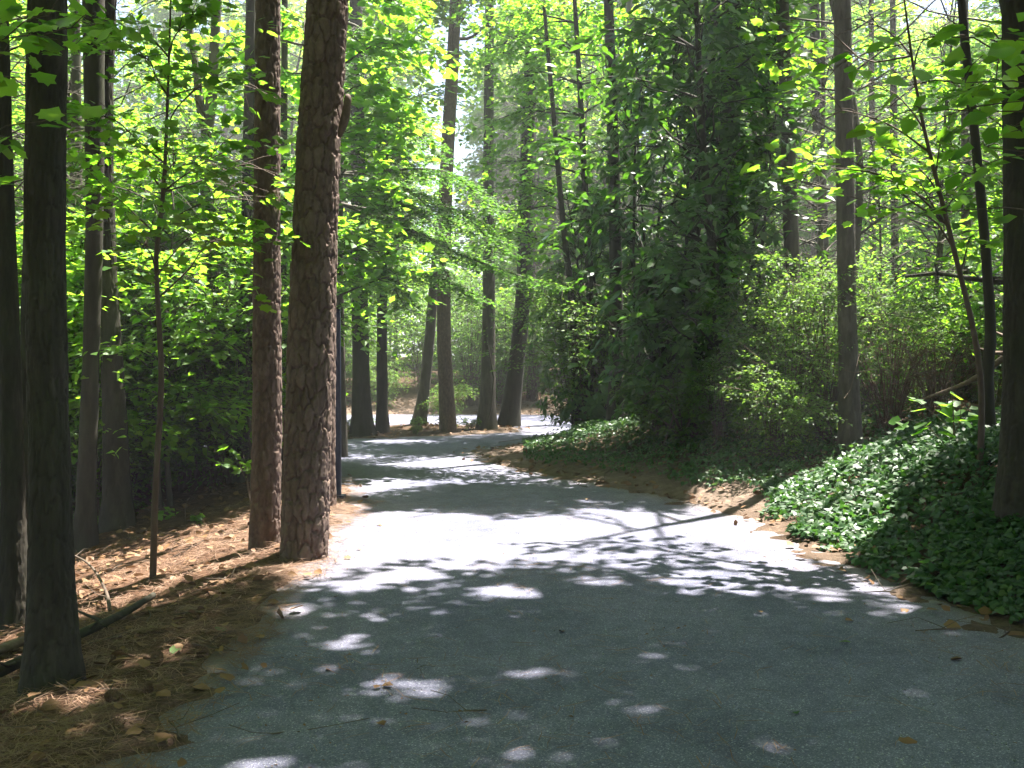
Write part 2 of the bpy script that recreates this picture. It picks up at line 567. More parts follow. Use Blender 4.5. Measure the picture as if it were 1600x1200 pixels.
def leaf_mat(name, cols, trans, tfac=0.5, rough=0.5, gloss=0.03):
    """cols / trans: dark, mid, light colours across leaves"""
    m, t, out = nodes(name)
    at_ = N(t, "Attribute", attribute_name="rnd")
    oi = N(t, "ObjectInfo")
    mx = N(t, "Math", operation='ADD')
    sc_ = N(t, "Math", operation='MULTIPLY')
    sc_.inputs[1].default_value = 0.35
    t.links.new(oi.outputs["Random"], sc_.inputs[0])
    fr = N(t, "Math", operation='MULTIPLY_ADD')
    fr.inputs[1].default_value = 0.65
    t.links.new(at_.outputs["Fac"], fr.inputs[0])
    t.links.new(sc_.outputs[0], fr.inputs[2])
    r1 = ramp(t, [(0, cols[0]), (.5, cols[1]), (1, cols[2])])
    r2 = ramp(t, [(0, trans[0]), (.5, trans[1]), (1, trans[2])])
    t.links.new(fr.outputs[0], r1.inputs[0])
    t.links.new(fr.outputs[0], r2.inputs[0])
    d = N(t, "BsdfDiffuse")
    tr = N(t, "BsdfTranslucent")
    t.links.new(r1.outputs[0], d.inputs["Color"])
    t.links.new(r2.outputs[0], tr.inputs["Color"])
    mixa = N(t, "MixShader")
    mixa.inputs[0].default_value = tfac
    t.links.new(d.outputs[0], mixa.inputs[1])
    t.links.new(tr.outputs[0], mixa.inputs[2])
    g = N(t, "BsdfGlossy")
    g.inputs["Color"].default_value = (1, 1, 1, 1)
    g.inputs["Roughness"].default_value = rough
    mixb = N(t, "MixShader")
    lw = N(t, "LayerWeight")
    lw.inputs["Blend"].default_value = 0.25
    ml = N(t, "Math", operation='MULTIPLY_ADD')
    ml.inputs[1].default_value = gloss * 3
    ml.inputs[2].default_value = gloss * .6
    t.links.new(lw.outputs["Fresnel"], ml.inputs[0])
    t.links.new(ml.outputs[0], mixb.inputs[0])
    t.links.new(mixa.outputs[0], mixb.inputs[1])
    t.links.new(g.outputs[0], mixb.inputs[2])
    t.links.new(mixb.outputs[0], out.inputs[0])
    return m


def bark_mat(name, c0, c1, c2, scale=(14, 14, 3.2), bump=0.5, moss=0.0):
    m, t, out = nodes(name)
    tc = N(t, "TexCoord")
    mp = N(t, "Mapping")
    mp.inputs["Scale"].default_value = scale
    t.links.new(tc.outputs["Object"], mp.inputs[0])
    n1 = N(t, "TexNoise", Scale=1.0, Detail=6.0, Roughness=0.65)
    t.links.new(mp.outputs[0], n1.inputs["Vector"])
    n2 = N(t, "TexNoise", Scale=1.7, Detail=3.0)
    t.links.new(tc.outputs["Object"], n2.inputs["Vector"])
    at_ = N(t, "Attribute", attribute_name="rnd")
    ad = N(t, "Math", operation='MULTIPLY_ADD')
    ad.inputs[1].default_value = 0.5
    t.links.new(at_.outputs["Fac"], ad.inputs[0])
    a2 = N(t, "Math", operation='MULTIPLY_ADD')
    a2.inputs[1].default_value = 1.1
    a2.inputs[2].default_value = -0.3
    t.links.new(n1.outputs["Fac"], a2.inputs[0])
    t.links.new(a2.outputs[0], ad.inputs[2])
    r = ramp(t, [(0.15, c0), (.5, c1), (.9, c2)])
    t.links.new(ad.outputs[0], r.inputs[0])
    col = r.outputs[0]
    if moss:
        mm = N(t, "MixRGB")
        mm.inputs[2].default_value = (0.045, 0.06, 0.02, 1)
        mr = N(t, "MapRange")
        mr.inputs[1].default_value = .48
        mr.inputs[2].default_value = .7
        mr.inputs[4].default_value = moss
        t.links.new(n2.outputs["Fac"], mr.inputs[0])
        t.links.new(mr.outputs[0], mm.inputs[0])
        t.links.new(col, mm.inputs[1])
        col = mm.outputs[0]
    p = N(t, "BsdfPrincipled")
    p.inputs["Roughness"].default_value = 0.85
    p.inputs["Specular IOR Level"].default_value = 0.3
    t.links.new(col, p.inputs["Base Color"])
    b = N(t, "Bump")
    b.inputs["Strength"].default_value = bump
    b.inputs["Distance"].default_value = 0.015
    t.links.new(n1.outputs["Fac"], b.inputs["Height"])
    t.links.new(b.outputs[0], p.inputs["Normal"])
    t.links.new(p.outputs[0], out.inputs[0])
    return m


def plain_mat(name, col, rough=0.7, var=0.35, scale=30, bump=0.2, spec=.4):
    m, t, out = nodes(name)
    tc = N(t, "TexCoord")
    n1 = N(t, "TexNoise", Scale=float(scale), Detail=4.0)
    t.links.new(tc.outputs["Object"], n1.inputs["Vector"])
    r = ramp(t, [(0.25, tuple(c * (1 - var) for c in col)), (.75, tuple(min(1, c * (1 + var)) for c in col))])
    t.links.new(n1.outputs["Fac"], r.inputs[0])
    p = N(t, "BsdfPrincipled")
    p.inputs["Roughness"].default_value = rough
    p.inputs["Specular IOR Level"].default_value = spec
    t.links.new(r.outputs[0], p.inputs["Base Color"])
    b = N(t, "Bump")
    b.inputs["Strength"].default_value = bump
    b.inputs["Distance"].default_value = 0.01
    t.links.new(n1.outputs["Fac"], b.inputs["Height"])
    t.links.new(b.outputs[0], p.inputs["Normal"])
    t.links.new(p.outputs[0], out.inputs[0])
    return m


M = {}
M['maple'] = leaf_mat("maple_leaf", [(.035, .10, .012), (.055, .14, .018), (.08, .17, .02)],
                      [(.17, .42, .02), (.29, .58, .03), (.45, .72, .05)], .6)
M['canopy'] = leaf_mat("canopy_leaf", [(.03, .09, .012), (.045, .12, .016), (.065, .14, .02)],
                       [(.12, .28, .02), (.2, .40, .03), (.3, .5, .04)], .5)
M['conifer'] = leaf_mat("conifer_leaf", [(.025, .075, .016), (.04, .10, .02), (.055, .12, .025)],
                        [(.12, .32, .03), (.2, .44, .04), (.3, .5, .05)], .5, .5, .03)
M['rhodo'] = leaf_mat("evergreen_leaf", [(.024, .072, .014), (.04, .105, .018), (.065, .135, .022)],
                      [(.07, .22, .01), (.11, .3, .015), (.18, .4, .02)], .38, .38, .06)
M['ivy'] = leaf_mat("ivy_leaf", [(.016, .05, .014), (.032, .085, .024), (.085, .135, .035)],
                    [(.05, .15, .015), (.09, .24, .03), (.2, .36, .05)], .3, .45, .04)
M['shrub'] = leaf_mat("shrub_leaf", [(.03, .075, .018), (.05, .105, .024), (.08, .13, .03)],
                      [(.12, .28, .03), (.2, .4, .04), (.32, .5, .06)], .5, .5, .025)
M['far'] = leaf_mat("far_leaf", [(.04, .10, .016), (.06, .135, .022), (.085, .16, .03)],
                    [(.22, .44, .03), (.36, .60, .05), (.5, .72, .08)], .6)
M['dead'] = leaf_mat("dead_leaf", [(.10, .05, .022), (.17, .09, .04), (.26, .16, .08)], [(.1, .05, .02), (.14, .07, .03), (.2, .1, .05)], .15, .6, .03)
M['pine_bark'] = bark_mat("pine_bark", (.05, .034, .027), (.11, .074, .06), (.19, .135, .11), (26, 26, 14), .35)
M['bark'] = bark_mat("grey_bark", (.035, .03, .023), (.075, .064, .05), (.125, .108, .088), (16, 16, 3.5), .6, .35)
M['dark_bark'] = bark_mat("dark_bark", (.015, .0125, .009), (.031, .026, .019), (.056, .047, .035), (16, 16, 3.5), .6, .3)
M['pale_bark'] = bark_mat("pale_bark", (.12, .11, .09), (.2, .185, .155), (.28, .26, .22), (12, 12, 6), .3, .2)
M['dead_twig'] = bark_mat("dead_twig", (.07, .045, .032), (.13, .085, .06), (.2, .14, .1), (20, 20, 6), .3)
M['twig'] = bark_mat("twig_bark", (.05, .035, .025), (.09, .065, .05), (.14, .11, .085), (20, 20, 6), .3)


# ground: needle straw, soil and leaf litter
def ground_mat():
    m, t, out = nodes("forest_floor")
    tc = N(t, "TexCoord")
    big = N(t, "TexNoise", Scale=1.1, Detail=5.0, Roughness=.6)
    mid = N(t, "TexNoise", Scale=9.0, Detail=6.0, Roughness=.7)
    fin = N(t, "TexNoise", Scale=70.0, Detail=4.0, Roughness=.7)
    for n in (big, mid, fin):
        t.links.new(tc.outputs["Object"], n.inputs["Vector"])
    straw = ramp(t, [(.3, (.04, .022, .013)), (.5, (.085, .046, .028)), (.72, (.17, .10, .062))])
    soil = ramp(t, [(.3, (.085, .062, .048)), (.55, (.16, .12, .095)), (.75, (.25, .195, .155))])
    dark = ramp(t, [(.3, (.03, .022, .014)), (.6, (.07, .048, .03)), (.8, (.12, .085, .05))])
    for r in (straw, soil, dark):
        t.links.new(mid.outputs["Fac"], r.inputs[0])
    sa = N(t, "Attribute", attribute_name="straw")
    da = N(t, "Attribute", attribute_name="soil")
    m1 = N(t, "MixRGB")
    t.links.new(sa.outputs["Fac"], m1.inputs[0])
    t.links.new(dark.outputs[0], m1.inputs[1])
    t.links.new(straw.outputs[0], m1.inputs[2])
    m2 = N(t, "MixRGB")
    t.links.new(da.outputs["Fac"], m2.inputs[0])
    t.links.new(m1.outputs[0], m2.inputs[1])
    t.links.new(soil.outputs[0], m2.inputs[2])
    m3 = N(t, "MixRGB", blend_type='MULTIPLY')
    m3.inputs[0].default_value = .8
    rf = ramp(t, [(.3, (.55, .52, .5)), (.7, (1.25, 1.2, 1.15))])
    t.links.new(fin.outputs["Fac"], rf.inputs[0])
    t.links.new(m2.outputs[0], m3.inputs[1])
    t.links.new(rf.outputs[0], m3.inputs[2])
    p = N(t, "BsdfPrincipled")
    p.inputs["Roughness"].default_value = .95
    p.inputs["Specular IOR Level"].default_value = .15
    t.links.new(m3.outputs[0], p.inputs["Base Color"])
    b = N(t, "Bump")
    b.inputs["Strength"].default_value = .8
    b.inputs["Distance"].default_value = .02
    sm = N(t, "Math", operation='ADD')
    t.links.new(mid.outputs["Fac"], sm.inputs[0])
    t.links.new(fin.outputs["Fac"], sm.inputs[1])
    t.links.new(sm.outputs[0], b.inputs["Height"])
    t.links.new(b.outputs[0], p.inputs["Normal"])
    t.links.new(p.outputs[0], out.inputs[0])
    return m


def path_mat():
    m, t, out = nodes("gravel_path")
    tc = N(t, "TexCoord")
    vor = N(t, "TexVoronoi", Scale=190.0)
    v2 = N(t, "TexVoronoi", Scale=55.0)
    big = N(t, "TexNoise", Scale=.9, Detail=5.0, Roughness=.6)
    mid = N(t, "TexNoise", Scale=6.0, Detail=6.0, Roughness=.7)
    for n in (vor, v2, big, mid):
        t.links.new(tc.outputs["Object"], n.inputs["Vector"])
    sep = N(t, "SeparateColor")
    t.links.new(vor.outputs["Color"], sep.inputs[0])
    grain = ramp(t, [(0, (.095, .097, .142)), (.5, (.138, .14, .2)), (.9, (.185, .188, .26)), (1, (.40, .40, .46))])
    t.links.new(sep.outputs[0], grain.inputs[0])
    tone = ramp(t, [(.3, (.66, .68, .72)), (.5, (.95, .95, .96)), (.72, (1.2, 1.17, 1.12))])
    t.links.new(big.outputs["Fac"], tone.inputs[0])
    m1 = N(t, "MixRGB", blend_type='MULTIPLY')
    m1.inputs[0].default_value = 1
    t.links.new(grain.outputs[0], m1.inputs[1])
    t.links.new(tone.outputs[0], m1.inputs[2])
    tone2 = ramp(t, [(.35, (.8, .8, .8)), (.7, (1.15, 1.14, 1.12))])
    t.links.new(mid.outputs["Fac"], tone2.inputs[0])
    m2 = N(t, "MixRGB", blend_type='MULTIPLY')
    m2.inputs[0].default_value = 1
    t.links.new(m1.outputs[0], m2.inputs[1])
    t.links.new(tone2.outputs[0], m2.inputs[2])
    da = N(t, "Attribute", attribute_name="soil")
    nz = N(t, "Math", operation='MULTIPLY_ADD')
    nz.inputs[1].default_value = 1.6
    nz.inputs[2].default_value = -.8
    t.links.new(mid.outputs["Fac"], nz.inputs[0])
    ad = N(t, "Math", operation='ADD', use_clamp=True)
    t.links.new(da.outputs["Fac"], ad.inputs[0])
    ml = N(t, "Math", operation='MULTIPLY')
    t.links.new(nz.outputs[0], ml.inputs[0])
    t.links.new(da.outputs["Fac"], ml.inputs[1])
    t.links.new(ml.outputs[0], ad.inputs[1])
    m3 = N(t, "MixRGB")
    m3.inputs[2].default_value = (.21, .165, .125, 1)
    t.links.new(ad.outputs[0], m3.inputs[0])
    t.links.new(m2.outputs[0], m3.inputs[1])
    p = N(t, "BsdfPrincipled")
    p.inputs["Roughness"].default_value = .9
    p.inputs["Specular IOR Level"].default_value = .25
    t.links.new(m3.outputs[0], p.inputs["Base Color"])
    b = N(t, "Bump")
    b.inputs["Strength"].default_value = .7
    b.inputs["Distance"].default_value = .006
    sm = N(t, "Math", operation='MULTIPLY_ADD')
    sm.inputs[1].default_value = -1.0
    t.links.new(vor.outputs["Distance"], sm.inputs[0])
    t.links.new(mid.outputs["Fac"], sm.inputs[2])
    t.links.new(sm.outputs[0], b.inputs["Height"])
    t.links.new(b.outputs[0], p.inputs["Normal"])
    t.links.new(p.outputs[0], out.inputs[0])
    return m


M['ground'] = ground_mat()
M['path'] = path_mat()


# ------------------------------------------------------------------ terrain and path sheets
def axis(fine0, fine1, step, lo, hi, g=1.25):
    a = list(np.arange(fine0, fine1 + 1e-6, step))
    s = step
    while a[-1] < hi:
        s *= g
        a.append(a[-1] + s)
    s = step
    while a[0] > lo:
        s *= g
        a.insert(0, a[0] - s)
    return np.array(a)


def grid_faces(nx, ny, mask=None):
    i, j = np.meshgrid(np.arange(nx - 1), np.arange(ny - 1), indexing='ij')
    q = np.stack([i * ny + j, (i + 1) * ny + j, (i + 1) * ny + j + 1, i * ny + j + 1], -1).reshape(-1, 4)
    if mask is not None:
        q = q[mask.ravel()[q].any(1)]
    return q


gx = axis(-4.6, 5.2, .07, -400, 400)
gy = np.concatenate([axis(2.5, 13, .07, -120, 13)[:-1], np.arange(13, 31, .16), axis(31, 32, .3, 31, 500)])
XX, YY = np.meshgrid(gx, gy, indexing='ij')
DD = path_sd(XX, YY)
ZZ = terrain(XX, YY, DD)
wr, wl, wf = zones(XX, YY)
straw = np.clip(wl * 1.2 + .25 + (fbm(XX * .8, YY * .8, 0, 33) - .5) * 1.2, 0, 1)
dirt = np.clip(wr * sstep(1.5, .7, DD) * sstep(9.0, 10.5, YY) * 1.2 + .5 * sstep(.35, .1, DD) + wf * sstep(4, 1, DD) * .9, 0, 1)
ground_me = mesh_from("ground", np.stack([XX, YY, ZZ], -1).reshape(-1, 3), [grid_faces(len(gx), len(gy))], M['ground'], True,
                      {"straw": straw.ravel(), "soil": dirt.ravel()})
link("ground", ground_me, kind="structure")

px_ = axis(-4.6, 5.2, .09, -19, 19, 1.15)
py_ = np.concatenate([axis(2.5, 13, .09, -14, 13)[:-1], np.arange(13, 31, .16)])
PX, PY = np.meshgrid(px_, py_, indexing='ij')
PD = path_sd(PX, PY)
PZ = (fbm(PX * .7, PY * .7, 0, 71) - .5) * .03 + (fbm(PX * 6, PY * 6, 0, 72, 2) - .5) * .008 - np.maximum(PD - .12, 0) * 1.2
used = PD < .5
soilp = np.clip(sstep(-.25, .2, PD) * .6 + .35 * sstep(-1.2, -.2, PD) * (fbm(PX * 1.5, PY * 1.5, 0, 5) - .2), 0, 1)
q = grid_faces(len(px_), len(py_), used)
keep = np.unique(q)
remap = np.zeros(PX.size, np.int64)
remap[keep] = np.arange(len(keep))
path_me = mesh_from("path", np.stack([PX, PY, PZ], -1).reshape(-1, 3)[keep], [remap[q]], M['path'], True, {"soil": soilp.ravel()[keep]})
link("path", path_me, kind="structure")


# ------------------------------------------------------------------ trunks
def trunk_line(pix, Y, top, lean=None, dy=0.0):
    """trunk centre line from photograph pixels [(px, py, width px), ...] listed from the top of the frame down; Y depth; top = tree height"""
    P, R = [], []
    for (x, y, w) in sorted(pix, key=lambda a: -a[1]):
        P.append(at(x, y, Y))
        R.append(w * 0.5 / F * Y)
    P, R = np.array(P), np.array(R)
    g = tz(P[0, 0], Y)
    if P[0, 2] > g - .05:                                   # carry the lowest point down to the ground
        d = (P[0] - P[1]) / max(P[0, 2] - P[1, 2], -9e9) if P[0, 2] != P[1, 2] else np.array([0, 0, 1.0])
        P[0] = P[0] + d * ((g - .12) - P[0, 2]) if abs(d[0]) < .4 else [P[0, 0], Y, g - .12]
    d = P[-1] - P[-2]
    d = d / d[2]
    d[0] = np.clip(d[0], -.09, .09)
    last = P[-1]
    if top > last[2]:
        zs = np.linspace(last[2], top, 4)[1:]
        for k, z in enumerate(zs):
            P = np.vstack([P, last + d * (z - last[2]) + [0, dy * (z - last[2]), 0]])
            R = np.r_[R, R[-1] * (1 - .28 * (k + 1) / 1.2 * (z > 0))if k < 2 else R[-1] * .5]
    R = np.maximum(R, .012)
    return P, R


def smooth_trunk(P, R, n=26):
    Q = curve_pts(P, n)
    t = np.linspace(0, len(P) - 1, n)
    return Q, np.interp(t, np.arange(len(P)), R)


def flare(Q, R, k=0.45, h=0.35):
    z = Q[:, 2] - Q[0, 2]
    return R * (1 + k * np.exp(-z / h))


def pine_bark(Q, R, zmax, cell_w, cell_h, depth, sides, rows, seed, roots=.12):
    """trunk surface with raised bark plates, as real relief"""
    z = np.linspace(Q[0, 2], zmax, rows)
    cx, cyy = np.interp(z, Q[:, 2], Q[:, 0]), np.interp(z, Q[:, 2], Q[:, 1])
    r = np.interp(z, Q[:, 2], R)
    th = np.arange(sides) / sides * 2 * math.pi
    TH, Z = np.meshgrid(th, z)
    RR = np.broadcast_to(r[:, None], TH.shape)
    nc = max(5, int(round(2 * math.pi * r.mean() / cell_w)))
    wx = (fbm(np.cos(TH) * 4, np.sin(TH) * 4, Z * 9, seed, 4) - .5) * .8
    wz = (fbm(np.cos(TH) * 4 + 9, np.sin(TH) * 4, Z * 9, seed + 4, 4) - .5) * .9
    u = TH / (2 * math.pi) * nc + wx
    v = Z / cell_h + wz
    iu, iv = np.floor(u).astype(int), np.floor(v).astype(int)
    f1 = np.full(u.shape, 9.0)
    f2 = np.full(u.shape, 9.0)
    cid = np.zeros(u.shape)
    for a in (-1, 0, 1):
        for b in (-1, 0, 1):
            ju, jv = iu + a, iv + b
            hx, hy = _hash(ju % nc, jv + 1000, 3, seed), _hash(ju % nc, jv + 1000, 7, seed)
            du, dv = ju + .15 + .7 * hx + (jv % 2) * .5 - u, jv + .1 + .8 * hy - v
            d = np.maximum(np.abs(du), np.abs(dv) * .9) * .6 + np.sqrt(du * du + dv * dv) * .4
            rn = _hash(ju % nc, jv + 1000, 11, seed)
            c1 = d < f1
            f2 = np.where(c1, f1, np.minimum(f2, d))
            cid = np.where(c1, rn, cid)
            f1 = np.where(c1, d, f1)
    e = f2 - f1
    plate = sstep(.0, .08 + .14 * vnoise(np.cos(TH) * 5, np.sin(TH) * 5, Z * 9, seed + 6), e)
    layer = np.floor(fbm(np.cos(TH) * 4 + 3, np.sin(TH) * 4, Z * 14, seed + 8, 3) * 7) / 7
    h = depth * (plate * (.6 + .5 * cid) + .5 * layer + .25 * (fbm(np.cos(TH) * 14, np.sin(TH) * 14, Z * 40, seed + 2, 3) - .5))
    RR = RR * (1 + roots * np.exp(-(Z - Q[0, 2]) / .22) * (fbm(np.cos(TH) * 2.2, np.sin(TH) * 2.2, 0, seed + 77, 2) - .35))
    rad = RR * (1 + .05 * (fbm(np.cos(TH) * 1.2, np.sin(TH) * 1.2, Z * .8, seed + 5) - .5)) + h - depth
    V = np.stack([cx[:, None] + rad * np.cos(TH), cyy[:, None] + rad * np.sin(TH), Z], -1).reshape(-1, 3)
    i = np.arange(rows - 1)[:, None] * sides
    j = np.arange(sides)[None]
    k = (j + 1) % sides
    f = np.stack([i + j, i + k, i + sides + k, i + sides + j], -1).reshape(-1, 4)
    rnd = (cid * .45 + .2 + .3 * layer).ravel()
    return V, f, rnd


# ---- crowns shared by trees that stand where no sun gap crosses them
def tree(name, label, pix, Y, height, bark='bark', sides=12, wob=.10, group=None, boughs=(), crown_kw=None, seed=1, leaf='canopy', tpl=OVAL, flare_k=.45,
         fork=None, relief=None, category="tree"):
    rng = np.random.default_rng(seed)
    P, R = trunk_line(pix, Y, height)
    Q, RR = smooth_trunk(P, R)
    RR = flare(Q, RR, flare_k)
    base = np.array([Q[0, 0], Q[0, 1], tz(Q[0, 0], Q[0, 1])])
    root = thing(name, label, category, base, group)
    G, L = Geo(), Leaves()
    if relief:
        cw, ch_, dp, sd_, rows, zm = relief
        V, f, rnd = pine_bark(Q, RR, zm, cw, ch_, dp, sd_, rows, seed, roots=.5)
        G.add(V, [f], rnd)
        up = np.nonzero(Q[:, 2] > zm)[0]
        q0 = np.array([np.interp(zm - .03, Q[:, 2], Q[:, 0]), np.interp(zm - .03, Q[:, 2], Q[:, 1]), zm - .03])
        V, f = tube(np.vstack([q0, Q[up]]), np.r_[np.interp(zm, Q[:, 2], RR) * .97, RR[up]], sides, .04, seed)
        G.add(V, f)
    else:
        V, f = tube(Q, RR, sides, wob, seed)
        z = np.repeat(Q[:, 2], sides)
        th = np.tile(np.arange(sides) / sides * 6.2832, len(Q))
        k = 1 + .35 * flare_k * np.exp(-(z - Q[0, 2]) / .3) * np.cos(th * 5 + seed)
        c = np.repeat(Q, sides, 0)
        V[:len(c)] = c + (V[:len(c)] - c) * k[:, None]
        G.add(V, f, np.full(len(V), .5))
    for (fp, fw) in (fork or []):
        fpts = np.array([at(x, y, Yq) for x, y, Yq in fp])
        V, f = tube(curve_pts(fpts, 10), np.linspace(fw[0], fw[1], 10), 8, wob, seed + 1)
        G.add(V, f)
    if crown_kw:
        crown(G, L, rng, Q, **crown_kw)
    for b in boughs:
        b = dict(b)
        e = at(*b.pop('to'))
        z0 = b.pop('z0', e[2] - .5)
        z0 = max(z0, base[2] + .5)
        a = np.array([np.interp(z0, Q[:, 2], Q[:, 0]), np.interp(z0, Q[:, 2], Q[:, 1]), z0])
        bough(G, L, rng, a, e, **b)
    for p in SHADE_FILL.get(seed, []):
        z0 = min(p[2] - .6, Q[-1, 2] - .5)
        a = np.array([np.interp(z0, Q[:, 2], Q[:, 0]), np.interp(z0, Q[:, 2], Q[:, 1]), z0])
        bough(G, L, rng, a, p, .03, 9, 1.0, 26, .18, spread=.6, t0=.72, thin=True)
    link("trunk", G.mesh("trunk", M[bark], base), root)
    if L.P:
        link("crown", bake(L, tpl, "crown", M[leaf], base, rng=rng), root)
    return root, Q, RR


HI = dict(nspray=11, length=1.1, n=28, size=.18, r0=.05, sides=4, spread=.55, thin=True)
# boughs added to tree crowns, up along the sun, to shade chosen ground
CAN = [(129, 3.75, 7.3), (124, 4.06, 12.0), (122, 4.1, 14.6), (121, 3.7, 16.8), (117, 1.75, 17.2), (127, 4.4, 9.2), (102, -2.4, 5.1), (113, -1.35, 21.2), (114, -.55, 22), (115, .3, 23.4), (123, 6.0, 19.5), (109, -3.65, 13.6), (107, -4.3, 15.0), (104, -4.6, 11.0), (103, -4.0, 8.2)]
SHADE_FILL = {}
_r = np.random.default_rng(77)
for (x0, x1, y0, y1, n) in [(-4.2, 4.2, 1.0, 8.3, 190), (-2.5, 3.0, 10.7, 12.9, 40), (-3.5, 1.0, 18.2, 20.2, 24), (2.4, 5.5, 4, 10, 30), (-7.0, -2.0, 5.0, 13, 130)]:
    for k in range(n):
        g = np.array([x0 + (x1 - x0) * ((k * .618034) % 1), y0 + (y1 - y0) * (k + _r.random()) / n, 0])
        p = g + SUN / SUN[2] * _r.uniform(8.0, 12.5)
        key = min(CAN, key=lambda c: (c[1] - p[0]) ** 2 + (c[2] - p[1]) ** 2)[0]
        SHADE_FILL.setdefault(key, []).append(p)


def ck(z0, z1, radius, nlimb, **kw):
    d = dict(z0=z0, z1=z1, radius=radius, nlimb=nlimb, rise=.4)
    d.update(HI)
    d.update(kw)
    return d


# ------------------------------------------------------------------ the three roadside pines
def pine(name, label, pix, Y, height, zmax, cell, depth, sides, rows, seed, stub=None):
    rng = np.random.default_rng(seed)
    P, R = trunk_line(pix, Y, height)
    Q, RR = smooth_trunk(P, R, 40)
    RR = flare(Q, RR, .10, .12)
    base = np.array([Q[0, 0], Q[0, 1], tz(Q[0, 0], Q[0, 1])])
    root = thing(name, label, "pine tree", base)
    G, L = Geo(), Leaves()
    V, f, rnd = pine_bark(Q, RR, zmax, cell[0], cell[1], depth, sides, rows, seed)
    G.add(V, [f], rnd)
    up = Q[:, 2] > zmax - .05
    j = max(int(np.argmax(up)) - 0, 1)
    z0 = zmax - .02
    q0 = np.array([np.interp(z0, Q[:, 2], Q[:, 0]), np.interp(z0, Q[:, 2], Q[:, 1]), z0])
    V, f = tube(np.vstack([q0, Q[j + 1:]]), np.r_[np.interp(z0, Q[:, 2], RR) * .985, RR[j + 1:]], 20, .06, seed)
    G.add(V, f)
    # needle tufts of the crown far above
    crown(G, L, rng, Q, z0=height * .68, z1=height * .98, radius=2.6, nlimb=16, nspray=8, length=.6, n=22, size=.2, r0=.05, rise=.5, spread=.3, tilt=.9)
    link("trunk", G.mesh("trunk", M['pine_bark'], base), root)
    link("crown", bake(L, NEEDLE, "crown", M['conifer'], base, rng=rng), root)
    if stub is not None:
        s0 = at(*stub)
        SG = Geo()
        V, f = tube(curve_pts([s0 + [-.05, 0, -.28], s0 + [.0, -.01, -.12], s0 + [.02, -.01, 0], s0 + [.015, 0, .05]], 10),
                    np.array([.015, .028, .034, .034, .032, .03, .03, .028, .024, .016]), 10, .25, seed)
        SG.add(V, f)
        link("branch_stub", SG.mesh("branch_stub", M['pine_bark'], base), root)
    return root


pine("pine_tree", "thick pine with plated bark leaning over the path edge, nearest of the roadside pines",
     [(512, 0, 64), (497, 250, 68), (487, 500, 70), (478, 760, 72), (475, 872, 74)], 7.95, 17, 5.0, (.068, .17), .026, 140, 540, 11,
     stub=(540, 158, 7.85))
pine("pine_tree", "straight reddish pine with sunlit rim just behind the thickest roadside pine",
     [(419, 0, 38), (417, 350, 41), (417, 650, 45), (414, 855, 48)], 8.5, 17, 5.1, (.048, .12), .017, 100, 460, 23)
pine("pine_tree", "pine mostly hidden behind the thickest roadside pine, only its bright edge showing",
     [(520, 60, 30), (510, 300, 36), (505, 500, 40), (503, 700, 42), (502, 795, 46)], 10.6, 18, 6.2, (.05, .12), .018, 72, 360, 37)

# ------------------------------------------------------------------ trunks one can tell apart
T = []
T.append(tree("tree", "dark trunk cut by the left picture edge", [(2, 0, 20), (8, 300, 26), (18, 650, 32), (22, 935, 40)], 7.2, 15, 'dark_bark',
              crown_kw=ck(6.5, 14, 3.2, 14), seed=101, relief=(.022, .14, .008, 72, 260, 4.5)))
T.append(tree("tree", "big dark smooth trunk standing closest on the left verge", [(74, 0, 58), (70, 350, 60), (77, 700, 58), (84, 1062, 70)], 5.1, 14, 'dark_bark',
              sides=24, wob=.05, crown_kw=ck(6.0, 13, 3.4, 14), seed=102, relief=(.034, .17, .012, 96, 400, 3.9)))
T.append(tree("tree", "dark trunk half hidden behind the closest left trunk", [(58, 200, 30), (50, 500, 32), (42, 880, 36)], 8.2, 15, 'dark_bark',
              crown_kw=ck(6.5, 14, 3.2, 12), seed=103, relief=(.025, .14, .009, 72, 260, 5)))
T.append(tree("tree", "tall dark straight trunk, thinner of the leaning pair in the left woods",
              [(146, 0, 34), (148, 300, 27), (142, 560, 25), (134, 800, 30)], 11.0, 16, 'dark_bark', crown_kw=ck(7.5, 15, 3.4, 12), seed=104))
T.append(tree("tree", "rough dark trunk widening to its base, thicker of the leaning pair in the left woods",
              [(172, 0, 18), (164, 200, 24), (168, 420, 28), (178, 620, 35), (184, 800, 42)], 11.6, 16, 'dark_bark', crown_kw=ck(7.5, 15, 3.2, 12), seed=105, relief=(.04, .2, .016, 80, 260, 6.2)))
T.append(tree("tree", "slim grey trunk showing left of the leaning pair in the woods", [(120, 250, 16), (122, 500, 18), (126, 780, 20)], 15.5, 15, 'bark',
              crown_kw=ck(7, 14, 3.2, 10), seed=106))
T.append(tree("tree", "forked pale trunk with a curved stem in the left woods",
              [(338, 20, 15), (330, 160, 17), (320, 260, 18), (332, 400, 20), (346, 560, 23), (354, 755, 27)], 15.0, 15, 'bark', crown_kw=ck(7.5, 14, 3.0, 10), seed=107,
              fork=[([(326, 225, 15.0), (312, 160, 15.0), (306, 100, 15.05), (290, 0, 15.1), (276, -160, 15.2)], (.075, .04))]))
T.append(tree("tree", "thin dark stem seen just right of the reddish sunlit pine", [(445, 0, 10), (443, 300, 11), (440, 780, 13)], 14.5, 14, 'dark_bark',
              crown_kw=ck(8, 13, 2.6, 8), seed=108))
T.append(tree("tree", "dark trunk tucked left of the reddish sunlit pine", [(388, 250, 18), (384, 500, 22), (380, 772, 24)], 13.6, 16, 'dark_bark',
              crown_kw=ck(8, 15, 3.0, 10), seed=109))
